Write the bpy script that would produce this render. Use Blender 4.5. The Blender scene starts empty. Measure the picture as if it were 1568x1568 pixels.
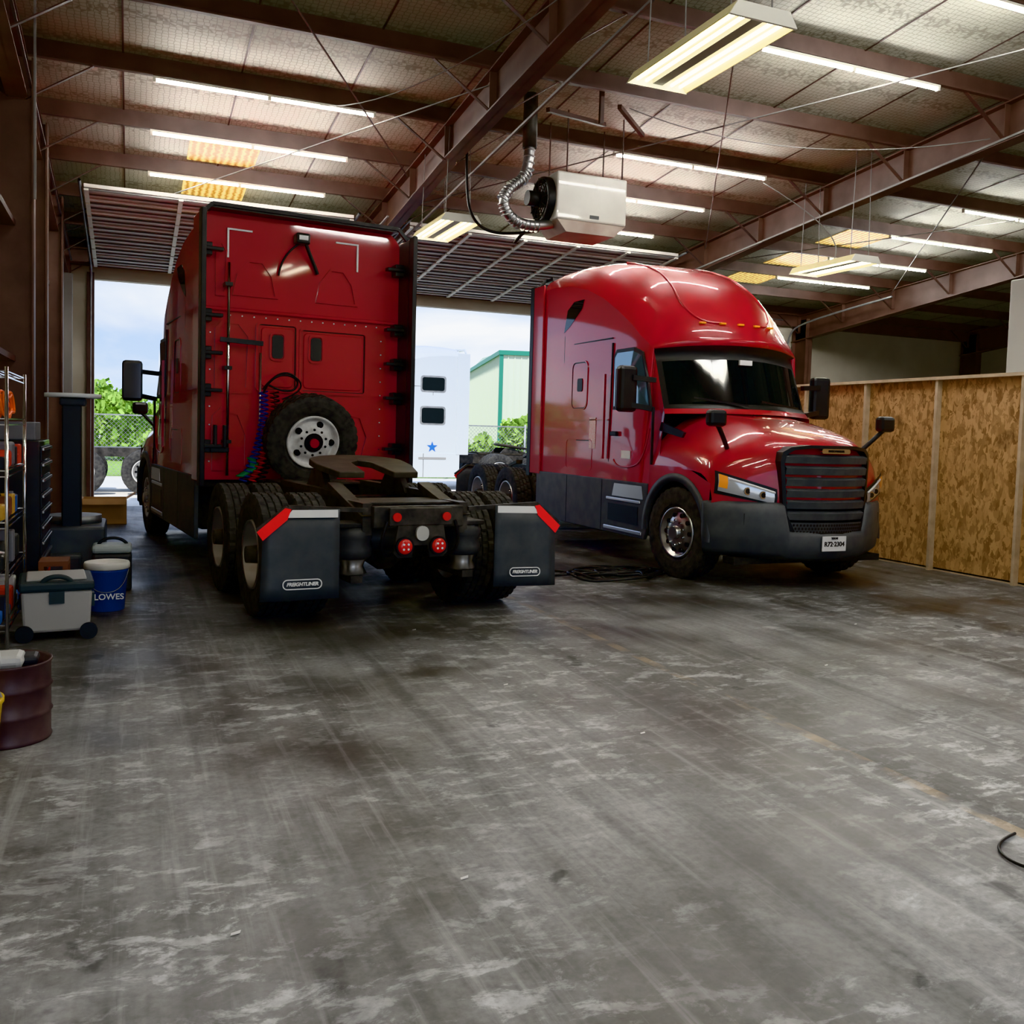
import bpy, math, random
from mathutils import Vector, Matrix, Euler
random.seed(7)
pi=math.pi
# ------------------------------------------------------------------ materials
def nt(m): return m.node_tree.nodes, m.node_tree.links
def M(name,col,rough=.5,metal=0.,var=None,bump=0.,coat=0.,emis=0.,ecol=None,spec=None,crough=.03):
    m=bpy.data.materials.new(name); m.use_nodes=True
    n,l=nt(m); b=n['Principled BSDF']
    b.inputs['Base Color'].default_value=(*col,1); b.inputs['Roughness'].default_value=rough
    b.inputs['Metallic'].default_value=metal
    b.inputs['Coat Weight'].default_value=coat; b.inputs['Coat Roughness'].default_value=crough
    if spec is not None: b.inputs['Specular IOR Level'].default_value=spec
    if emis>0:
        b.inputs['Emission Color'].default_value=(*(ecol or col),1); b.inputs['Emission Strength'].default_value=emis
    if var:
        sc,c2=var
        tc=n.new('ShaderNodeTexCoord'); nz=n.new('ShaderNodeTexNoise'); nz.inputs['Scale'].default_value=sc; nz.inputs['Detail'].default_value=6
        r=n.new('ShaderNodeValToRGB'); r.color_ramp.elements[0].position=.35; r.color_ramp.elements[1].position=.68
        r.color_ramp.elements[0].color=(*col,1); r.color_ramp.elements[1].color=(*c2,1)
        l.new(tc.outputs['Object'],nz.inputs['Vector']); l.new(nz.outputs['Fac'],r.inputs['Fac']); l.new(r.outputs['Color'],b.inputs['Base Color'])
        if bump>0:
            bp=n.new('ShaderNodeBump'); bp.inputs['Strength'].default_value=bump; bp.inputs['Distance'].default_value=.02
            l.new(nz.outputs['Fac'],bp.inputs['Height']); l.new(bp.outputs['Normal'],b.inputs['Normal'])
    return m
RED=M('red_paint',(.38,.004,.014),.38,0,coat=1.,spec=.35,crough=.05)
WHITEP=M('white_paint',(.6,.64,.68),.35,0,coat=.5)
DGREY=M('dark_grey_plastic',(.08,.085,.095),.48,var=(6,(.115,.12,.125)))
BLACK=M('black_plastic',(.014,.014,.015),.4)
MATTEB=M('matte_black',(.018,.018,.019),.8,var=(20,(.035,.033,.03)))
GRIME=M('greasy_chassis',(.022,.021,.02),.5,var=(9,(.085,.078,.07)),bump=.3)
RUB=M('tyre_rubber',(.022,.022,.023),.75,var=(14,(.07,.067,.062)))
GLASS=M('dark_glass',(.008,.01,.011),.03,coat=.2,spec=.35)
MIRR=M('mirror_glass_dark',(.1,.1,.11),.08,1.)
SKYGL=M('side_glass',(.2,.28,.33),.03,.6)
ALU=M('aluminium',(.62,.62,.62),.28,1.)
STEELW=M('white_wheel',(.78,.78,.76),.4,var=(12,(.55,.53,.5)))
CHROME=M('chrome',(.8,.8,.8),.12,1.)
REDL=M('red_lens',(.5,.01,.01),.15,coat=1.,emis=.05)
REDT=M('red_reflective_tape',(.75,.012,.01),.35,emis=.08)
WHT=M('white_tape',(.85,.85,.85),.4)
AMB=M('amber_lens',(.9,.3,.02),.2,coat=1.,emis=.06)
FLAP=M('mudflap_rubber',(.055,.06,.068),.45,var=(7,(.08,.086,.094)))
LENS=M('headlight_lens',(.6,.63,.67),.08,.4,coat=1.)
BROWN=M('brown_primer_steel',(.078,.046,.038),.55,var=(3,(.125,.076,.062)))
BROWND=M('brown_steel_dark',(.055,.033,.028),.6,var=(3,(.09,.053,.044)))
ZINC=M('galvanised',(.3,.31,.32),.5,.7,var=(8,(.42,.43,.44)))
CONDUIT=M('dull_conduit',(.22,.21,.2),.6,.3)
BEIGE=M('beige_wall_liner',(.45,.41,.33),.8,var=(1.2,(.55,.51,.42)),bump=.1)
DOORP=M('door_panel_inside',(.68,.66,.6),.6,var=(2,(.78,.76,.7)))
DSTIF=M('door_stiffener_steel',(.12,.115,.11),.6)
TUBE=M('fluorescent_tube',(1,1,1),.5,emis=62,ecol=(1,.985,.95))
TUBE2=M('hanging_fixture_tube',(1,1,1),.5,emis=10,ecol=(1,.97,.8))
WFIX=M('fixture_enamel',(.8,.78,.68),.35)
YFIX=M('fixture_reflector',(.72,.65,.36),.35)
WOOD=M('stud_lumber',(.58,.46,.32),.75,var=(9,(.45,.35,.24)))
HEAT=M('heater_enamel',(.78,.75,.67),.3,coat=.3,var=(2,(.68,.65,.57)))
def skylight_mat():
    m=bpy.data.materials.new('amber_skylight'); m.use_nodes=True; n,l=nt(m); b=n['Principled BSDF']
    tc=n.new('ShaderNodeTexCoord'); w=n.new('ShaderNodeTexWave'); w.inputs['Scale'].default_value=3.2; w.inputs['Distortion'].default_value=2.5; w.inputs['Detail Scale'].default_value=4
    r=n.new('ShaderNodeValToRGB'); r.color_ramp.elements[0].color=(.38,.19,.03,1); r.color_ramp.elements[1].color=(1,.8,.28,1)
    l.new(tc.outputs['Object'],w.inputs['Vector']); l.new(w.outputs['Fac'],r.inputs['Fac']); l.new(r.outputs['Color'],b.inputs['Base Color'])
    l.new(r.outputs['Color'],b.inputs['Emission Color']); b.inputs['Emission Strength'].default_value=.36
    return m
SKYL=skylight_mat()
def osb_mat():
    m=bpy.data.materials.new('osb_board'); m.use_nodes=True; n,l=nt(m); b=n['Principled BSDF']
    tc=n.new('ShaderNodeTexCoord'); v=n.new('ShaderNodeTexVoronoi'); v.inputs['Scale'].default_value=26
    mp=n.new('ShaderNodeMapping'); mp.inputs['Scale'].default_value=(1,1,.5)
    nz=n.new('ShaderNodeTexNoise'); nz.inputs['Scale'].default_value=9; nz.inputs['Distortion'].default_value=2
    l.new(tc.outputs['Object'],mp.inputs['Vector']); l.new(mp.outputs['Vector'],nz.inputs['Vector'])
    mx=n.new('ShaderNodeMix'); mx.data_type='VECTOR'; mx.inputs['Factor'].default_value=.12
    l.new(mp.outputs['Vector'],mx.inputs['A']); l.new(nz.outputs['Color'],mx.inputs['B']); l.new(mx.outputs['Result'],v.inputs['Vector'])
    r=n.new('ShaderNodeValToRGB'); e=r.color_ramp.elements; e[0].color=(.21,.105,.04,1); e[1].color=(.56,.34,.165,1); e[0].position=.0; e[1].position=.8
    sp=n.new('ShaderNodeSeparateColor'); l.new(v.outputs['Color'],sp.inputs['Color']); l.new(sp.outputs[0],r.inputs['Fac'])
    n2=n.new('ShaderNodeTexNoise'); n2.inputs['Scale'].default_value=2.1; n2.inputs['Detail'].default_value=5; l.new(tc.outputs['Object'],n2.inputs['Vector'])
    r2=n.new('ShaderNodeValToRGB'); r2.color_ramp.elements[0].position=.33; r2.color_ramp.elements[0].color=(.25,.2,.18,1); r2.color_ramp.elements[1].position=.39; r2.color_ramp.elements[1].color=(1,1,1,1)
    l.new(n2.outputs['Fac'],r2.inputs['Fac'])
    # stains sit mostly near the top of the boards
    sx=n.new('ShaderNodeSeparateXYZ'); l.new(tc.outputs['Object'],sx.inputs['Vector'])
    mr=n.new('ShaderNodeMapRange'); mr.inputs['From Min'].default_value=1.3; mr.inputs['From Max'].default_value=2.3; mr.inputs['To Min'].default_value=.15; mr.inputs['To Max'].default_value=1; l.new(sx.outputs['Z'],mr.inputs['Value'])
    mm=n.new('ShaderNodeMix'); mm.data_type='RGBA'; mm.blend_type='MULTIPLY'; l.new(mr.outputs['Result'],mm.inputs['Factor'])
    l.new(r.outputs['Color'],mm.inputs['A']); l.new(r2.outputs['Color'],mm.inputs['B']); l.new(mm.outputs['Result'],b.inputs['Base Color'])
    b.inputs['Roughness'].default_value=.7
    return m
OSB=osb_mat()
def ceil_mat():
    m=bpy.data.materials.new('insulation_with_netting'); m.use_nodes=True; n,l=nt(m); b=n['Principled BSDF']
    tc=n.new('ShaderNodeTexCoord'); v=n.new('ShaderNodeTexVoronoi'); v.feature='DISTANCE_TO_EDGE'; v.inputs['Scale'].default_value=16; v.inputs['Randomness'].default_value=.3
    l.new(tc.outputs['Object'],v.inputs['Vector'])
    r=n.new('ShaderNodeValToRGB'); e=r.color_ramp.elements; e[0].position=.02; e[0].color=(.28,.25,.2,1); e[1].position=.1; e[1].color=(1,1,1,1)
    l.new(v.outputs['Distance'],r.inputs['Fac'])
    nz=n.new('ShaderNodeTexNoise'); nz.inputs['Scale'].default_value=1.3; nz.inputs['Detail'].default_value=5; l.new(tc.outputs['Object'],nz.inputs['Vector'])
    r2=n.new('ShaderNodeValToRGB'); e=r2.color_ramp.elements; e[0].position=.3; e[0].color=(.39,.39,.315,1); e[1].position=.7; e[1].color=(.51,.51,.43,1); l.new(nz.outputs['Fac'],r2.inputs['Fac'])
    mm=n.new('ShaderNodeMix'); mm.data_type='RGBA'; mm.blend_type='MULTIPLY'; mm.inputs['Factor'].default_value=.6
    l.new(r2.outputs['Color'],mm.inputs['A']); l.new(r.outputs['Color'],mm.inputs['B']); l.new(mm.outputs['Result'],b.inputs['Base Color'])
    bp=n.new('ShaderNodeBump'); bp.inputs['Strength'].default_value=.5; bp.inputs['Distance'].default_value=.03; l.new(nz.outputs['Fac'],bp.inputs['Height']); l.new(bp.outputs['Normal'],b.inputs['Normal'])
    b.inputs['Roughness'].default_value=.7
    return m
CEIL=ceil_mat()
def floor_mat():
    m=bpy.data.materials.new('stained_concrete'); m.use_nodes=True; n,l=nt(m); b=n['Principled BSDF']
    tc=n.new('ShaderNodeTexCoord')
    def noise(sc,det,dist=0,rough=.5,map_=None):
        z=n.new('ShaderNodeTexNoise'); z.inputs['Scale'].default_value=sc; z.inputs['Detail'].default_value=det; z.inputs['Distortion'].default_value=dist; z.inputs['Roughness'].default_value=rough
        if map_:
            mp=n.new('ShaderNodeMapping'); mp.inputs['Scale'].default_value=map_[0]; mp.inputs['Rotation'].default_value=map_[1]; l.new(tc.outputs['Object'],mp.inputs['Vector']); l.new(mp.outputs['Vector'],z.inputs['Vector'])
        else: l.new(tc.outputs['Object'],z.inputs['Vector'])
        return z
    def ramp(z,p0,c0,p1,c1):
        r=n.new('ShaderNodeValToRGB'); e=r.color_ramp.elements; e[0].position=p0; e[0].color=(*c0,1); e[1].position=p1; e[1].color=(*c1,1); l.new(z.outputs['Fac'],r.inputs['Fac']); return r
    def mix(bt,f,a,c):
        x=n.new('ShaderNodeMix'); x.data_type='RGBA'; x.blend_type=bt
        for v,k in ((f,'Factor'),(a,'A'),(c,'B')):
            if isinstance(v,(float,tuple)): x.inputs[k].default_value=v
            else: l.new(v,x.inputs[k])
        return x.outputs['Result']
    g=lambda v:(v,v,v)
    big=noise(.7,9,0,.62); base=ramp(big,.38,(.115,.112,.108),.64,(.27,.27,.272))
    # pale scuffed flakes: sharp-edged, elongated along the sweep direction
    flk=noise(4.2,13,.35,.72,((1,1.9,1),(0,0,.6))); fm=ramp(flk,.515,g(0),.585,g(1))
    reg=noise(.55,6,0,.6); rm=ramp(reg,.40,g(.06),.58,g(.8))
    fmm=mix('MULTIPLY',1.,fm.outputs['Color'],rm.outputs['Color'])
    c=mix('MIX',fmm,base.outputs['Color'],(.50,.505,.515,1))
    # dark soaked-in oil zones
    dk=noise(.85,9,0,.62); dm=ramp(dk,.38,(.36,.345,.33),.52,(1,1,1)); c=mix('MULTIPLY',.9,c,dm.outputs['Color'])
    sp=noise(30,6,0,.6); sm=ramp(sp,.3,g(.7),.6,g(1.05)); c=mix('MULTIPLY',.9,c,sm.outputs['Color'])
    drp=noise(2.9,5,.3,.5); dr=ramp(drp,.29,g(.28),.33,g(1)); c=mix('MULTIPLY',.8,c,dr.outputs['Color'])
    st=noise(7,5,0,.65,((1.6,.08,1),(0,0,-.22))); stm=ramp(st,.54,g(0),.72,g(.3)); c=mix('MIX',stm.outputs['Color'],c,(.5,.5,.5,1))
    st2=noise(2.6,4,0,.6,((1.6,.07,1),(0,0,-.12))); stm2=ramp(st2,.36,g(.55),.52,g(1)); c=mix('MULTIPLY',.85,c,stm2.outputs['Color'])
    sx=n.new('ShaderNodeSeparateXYZ'); l.new(tc.outputs['Object'],sx.inputs['Vector'])
    def mth(op,a,b_=None):
        x=n.new('ShaderNodeMath'); x.operation=op
        for i,v in enumerate((a,b_)):
            if v is None: continue
            if isinstance(v,(int,float)): x.inputs[i].default_value=v
            else: l.new(v,x.inputs[i])
        return x.outputs[0]
    # curved tyre marks left by trucks turning in
    for cx,cy,rad in ((-9.5,9.0,13.2),(-9.5,9.0,15.1),(14.5,2.0,9.0),(14.5,2.0,11.0)):
        dx=mth('POWER',mth('ABSOLUTE',mth('SUBTRACT',sx.outputs['X'],cx)),2); dy=mth('POWER',mth('ABSOLUTE',mth('SUBTRACT',sx.outputs['Y'],cy)),2)
        d=mth('ABSOLUTE',mth('SUBTRACT',mth('SQRT',mth('ADD',dx,dy)),rad))
        t=n.new('ShaderNodeMapRange'); t.inputs['From Min'].default_value=.10; t.inputs['From Max'].default_value=.22; t.inputs['To Min'].default_value=.55; t.inputs['To Max'].default_value=0; l.new(d,t.inputs['Value'])
        brk=ramp(noise(1.6,6,0,.65),.4,g(.1),.6,g(1)); f=mth('MULTIPLY',t.outputs['Result'],brk.outputs['Color'])
        c=mix('MULTIPLY',f,c,(.5,.49,.48,1))
    ab=mth('ABSOLUTE',mth('SUBTRACT',sx.outputs['X'],3.43)); lt=mth('LESS_THAN',ab,.04)
    wn=ramp(noise(4,6),.42,g(0),.6,g(.4)); c=mix('MIX',mth('MULTIPLY',lt,wn.outputs['Color']),c,(.42,.3,.17,1))
    # foreground light painted into the floor colour, dimmed towards the trucks
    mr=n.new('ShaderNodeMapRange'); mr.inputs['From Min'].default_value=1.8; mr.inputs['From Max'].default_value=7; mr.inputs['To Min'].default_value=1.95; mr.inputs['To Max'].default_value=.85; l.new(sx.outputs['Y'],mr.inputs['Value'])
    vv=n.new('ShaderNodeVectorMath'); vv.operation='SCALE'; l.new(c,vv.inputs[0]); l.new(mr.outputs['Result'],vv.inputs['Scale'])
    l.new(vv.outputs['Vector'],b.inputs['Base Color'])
    rr=ramp(dk,.36,g(.30),.6,g(.6)); l.new(rr.outputs['Color'],b.inputs['Roughness']); b.inputs['Specular IOR Level'].default_value=.4
    bp=n.new('ShaderNodeBump'); bp.inputs['Strength'].default_value=.15; bp.inputs['Distance'].default_value=.01; l.new(flk.outputs['Fac'],bp.inputs['Height']); l.new(bp.outputs['Normal'],b.inputs['Normal'])
    return m
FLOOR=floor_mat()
# ------------------------------------------------------------------ geometry helpers
COL=bpy.context.scene.collection
def empty(name,loc=(0,0,0),rz=0):
    o=bpy.data.objects.new(name,None); o.location=loc; o.rotation_euler=(0,0,rz); COL.objects.link(o); return o
def add(name,V,F,mat,par=None,mx=None,smooth=False,mats=None,idx=None,bevel=0,solid=0):
    if mx is not None: V=[mx@Vector(v) for v in V]
    me=bpy.data.meshes.new(name); me.from_pydata([tuple(v) for v in V],[],F)
    for mm in (mats or [mat]): me.materials.append(mm)
    if idx:
        for p,i in zip(me.polygons,idx): p.material_index=i
    if smooth:
        for p in me.polygons: p.use_smooth=True
    me.update()
    o=bpy.data.objects.new(name,me); COL.objects.link(o)
    if par: o.parent=par
    if solid:
        s=o.modifiers.new('s','SOLIDIFY'); s.thickness=solid; s.offset=-1
    if bevel:
        s=o.modifiers.new('b','BEVEL'); s.width=bevel; s.segments=2; s.limit_method='ANGLE'
    return o
def T(*a): return Matrix.Translation(a)
def R(ang,ax): return Matrix.Rotation(ang,4,ax)
BF=[(0,3,2,1),(4,5,6,7),(0,1,5,4),(1,2,6,5),(2,3,7,6),(3,0,4,7)]
def bv(x0,x1,y0,y1,z0,z1): return [(x0,y0,z0),(x1,y0,z0),(x1,y1,z0),(x0,y1,z0),(x0,y0,z1),(x1,y0,z1),(x1,y1,z1),(x0,y1,z1)]
def box(name,x0,x1,y0,y1,z0,z1,mat,par=None,mx=None,bevel=0):
    return add(name,bv(x0,x1,y0,y1,z0,z1),BF,mat,par,mx,bevel=bevel)
def boxes(name,L,mat,par=None,mx=None,bevel=0):
    V=[];F=[]
    for b in L:
        o=len(V); V+=bv(*b); F+=[tuple(i+o for i in f) for f in BF]
    return add(name,V,F,mat,par,mx,bevel=bevel)
def bars(name,L,w,mat,par=None,h=None):
    V=[];F=[]; h=h or w
    for p,q in L:
        p=Vector(p);q=Vector(q);d=(q-p).normalized(); u=d.cross(Vector((0,0,1)))
        if u.length<1e-3: u=Vector((1,0,0))
        u.normalize(); v=u.cross(d).normalized(); o=len(V)
        for c in (p,q):
            for a,b in ((-1,-1),(1,-1),(1,1),(-1,1)): V.append(c+u*a*w/2+v*b*h/2)
        F+=[tuple(i+o for i in f) for f in BF]
    return add(name,V,F,mat,par)
def cyl(name,p,q,r,mat,par=None,seg=24,r2=None,smooth=True,mx=None,bevel=0):
    p=Vector(p);q=Vector(q);d=(q-p).normalized(); u=d.orthogonal().normalized(); v=d.cross(u); r2=r if r2 is None else r2
    V=[];F=[]
    for c,rr in ((p,r),(q,r2)):
        for i in range(seg):
            a=2*pi*i/seg; V.append(c+u*math.cos(a)*rr+v*math.sin(a)*rr)
    for i in range(seg): F.append((i,(i+1)%seg,seg+(i+1)%seg,seg+i))
    F.append(tuple(range(seg))[::-1]); F.append(tuple(range(seg,2*seg)))
    o=add(name,V,F,mat,par,mx)
    if smooth:
        for pp in o.data.polygons:
            if len(pp.vertices)==4: pp.use_smooth=True
    return o
def lathe(name,prof,mat,par=None,mx=None,seg=48,rf=None,smooth=True):
    V=[];F=[];n=len(prof)
    for i in range(seg):
        a=2*pi*i/seg
        for j,(x,r) in enumerate(prof):
            rr=r if rf is None else rf(i,j,r)
            V.append((x,math.cos(a)*rr,math.sin(a)*rr))
    for i in range(seg):
        k=(i+1)%seg
        for j in range(n-1): F.append((i*n+j,i*n+j+1,k*n+j+1,k*n+j))
    return add(name,V,F,mat,par,mx,smooth=smooth)
ZUP=R(-pi/2,'Y')
def lathez(name,prof,mat,par=None,loc=(0,0,0),seg=40,smooth=True):
    return lathe(name,prof,mat,par,T(*loc)@ZUP,seg,smooth=smooth)
def grid(name,rows,mat,par=None,smooth=True,mats=None,fidx=None,solid=0,mx=None):
    n=len(rows[0]);V=[v for r in rows for v in r];F=[];I=[]
    for i in range(len(rows)-1):
        for j in range(n-1):
            F.append((i*n+j,i*n+j+1,(i+1)*n+j+1,(i+1)*n+j)); I.append(fidx(i,j) if fidx else 0)
    return add(name,V,F,mat,par,mx,smooth,mats,I if fidx else None,solid=solid)
def prism(name,pts,h,mat,par=None,axis='x',off=0,mx=None,bevel=0):
    n=len(pts);V=[]
    for s in (off,off+h):
        for a,b in pts:
            V.append((s,a,b) if axis=='x' else ((a,s,b) if axis=='y' else (a,b,s)))
    F=[tuple(range(n))[::-1],tuple(range(n,2*n))]+[(i,(i+1)%n,n+(i+1)%n,n+i) for i in range(n)]
    return add(name,V,F,mat,par,mx,bevel=bevel)
def tube(name,pts,r,mat,par=None,nurbs=True,res=6):
    c=bpy.data.curves.new(name,'CURVE'); c.dimensions='3D'; c.bevel_depth=r; c.bevel_resolution=3; c.resolution_u=res
    s=c.splines.new('NURBS' if nurbs else 'POLY'); s.points.add(len(pts)-1)
    for p,q in zip(s.points,pts): p.co=(*q,1)
    if nurbs: s.use_endpoint_u=True; s.order_u=min(4,len(pts))
    c.materials.append(mat); o=bpy.data.objects.new(name,c); COL.objects.link(o)
    if par: o.parent=par
    return o
def text(name,s,size,mat,par,mx,ext=.002,shear=0):
    c=bpy.data.curves.new(name,'FONT'); c.body=s; c.size=size; c.extrude=ext; c.align_x='CENTER'; c.align_y='CENTER'; c.shear=shear; c.offset=.0015
    c.materials.append(mat); o=bpy.data.objects.new(name,c); COL.objects.link(o); o.parent=par; o.matrix_local=mx; return o
def rrect(x0,x1,z0,z1,r,n=5):
    P=[]
    for cx,cz,a0 in ((x1-r,z1-r,0),(x0+r,z1-r,pi/2),(x0+r,z0+r,pi),(x1-r,z0+r,1.5*pi)):
        for i in range(n+1):
            a=a0+pi/2*i/n; P.append((cx+r*math.cos(a),cz+r*math.sin(a)))
    return P
def ring2d(name,outer,inner,h,mat,par,axis='y',off=0,mx=None,bend=0):
    n=len(outer);V=[]
    def P(a,b,s): return (a,s-bend*a*a,b) if axis=='y' else (s,a,b)
    for s in (off,off+h):
        for a,b in outer: V.append(P(a,b,s))
        for a,b in inner: V.append(P(a,b,s))
    F=[]
    for i in range(n):
        k=(i+1)%n
        F+=[(i,k,n+k,n+i),(2*n+i,3*n+i,3*n+k,2*n+k),(i,2*n+i,2*n+k,k),(n+i,n+k,3*n+k,3*n+i)]
    return add(name,V,F,mat,par,mx)
def subdiv(P,m=6):
    o=[]
    for i in range(len(P)):
        a=P[i];b=P[(i+1)%len(P)]
        for j in range(m): o.append((a[0]+(b[0]-a[0])*j/m,a[1]+(b[1]-a[1])*j/m))
    return o
# ------------------------------------------------------------------ wheel
def tyre(name,par,mx,R0=.52,w=.28):
    h=w/2
    prof=[(-h*.72,.29),(-h*.95,.33),(-h,.40),(-h*.97,.46),(-h*.9,R0-.02),(-h*.84,R0),(-h*.5,R0),(-h*.47,R0-.016),(-h*.40,R0-.016),(-h*.37,R0),
          (-h*.06,R0),(-h*.04,R0-.016),(h*.04,R0-.016),(h*.06,R0),(h*.37,R0),(h*.40,R0-.016),(h*.47,R0-.016),(h*.5,R0),(h*.84,R0),(h*.9,R0-.02),(h*.97,.46),(h,.40),(h*.95,.33),(h*.72,.29)]
    def rf(i,j,r):
        if r>R0-.001 and (i+(j//4))%4==0: return r-.012
        return r
    return lathe(name,prof,RUB,par,mx,120,rf,smooth=False)
def rim(name,par,mx,mat,kind,w=.28):
    h=w/2
    if kind in('steer','spare'): prof=[(h*.75,.295),(h*.95,.29),(h*.9,.27),(h*.6,.25),(h*.55,.22),(h*.85,.17),(h*.9,.12),(h*.95,.0)]
    else: prof=[(h*.75,.295),(h*.95,.29),(h*.85,.27),(-h*.2,.255),(-h*.25,.2),(-h*.1,.14),(0,.12),(0,.0)]
    lathe(name+'_disc',prof,mat,par,mx,48)
    lathe(name+'_barrel',[(-h*.9,.29),(-h*.6,.27),(h*.5,.27)],mat,par,mx,48)
    xh=prof[4][0]+(h*.12 if kind!='dual' else h*.05); rr=.205
    nh=5 if kind=='spare' else 10
    for i in range(nh):
        a=2*pi*i/nh
        c=Vector((xh,math.cos(a)*rr,math.sin(a)*rr)); cyl(name+'_hole',c-Vector((.012,0,0)),c+Vector((.018,0,0)),.036 if kind=='spare' else .027,BLACK,par,12,mx=mx)
    xl=prof[6][0]
    for i in range(10):
        a=2*pi*(i+.5)/10
        c=Vector((xl,math.cos(a)*.142,math.sin(a)*.142)); cyl(name+'_lug',c-Vector((.02,0,0)),c+Vector((.025 if kind!='spare' else .004,0,0)),.014,CHROME if kind!='spare' else BLACK,par,8,mx=mx)
    if kind!='spare': cyl(name+'_hub',(xl-.02,0,0),(xl+(.05 if kind=='steer' else .16),0,0),.085,mat if kind=='steer' else GRIME,par,20,r2=.07,mx=mx)
    else:
        cyl(name+'_hub',(xl-.02,0,0),(xl+.012,0,0),.105,BLACK,par,20,mx=mx); cyl(name+'_clamp',(xl,0,0),(xl+.05,0,0),.05,RED,par,12,mx=mx)
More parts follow.
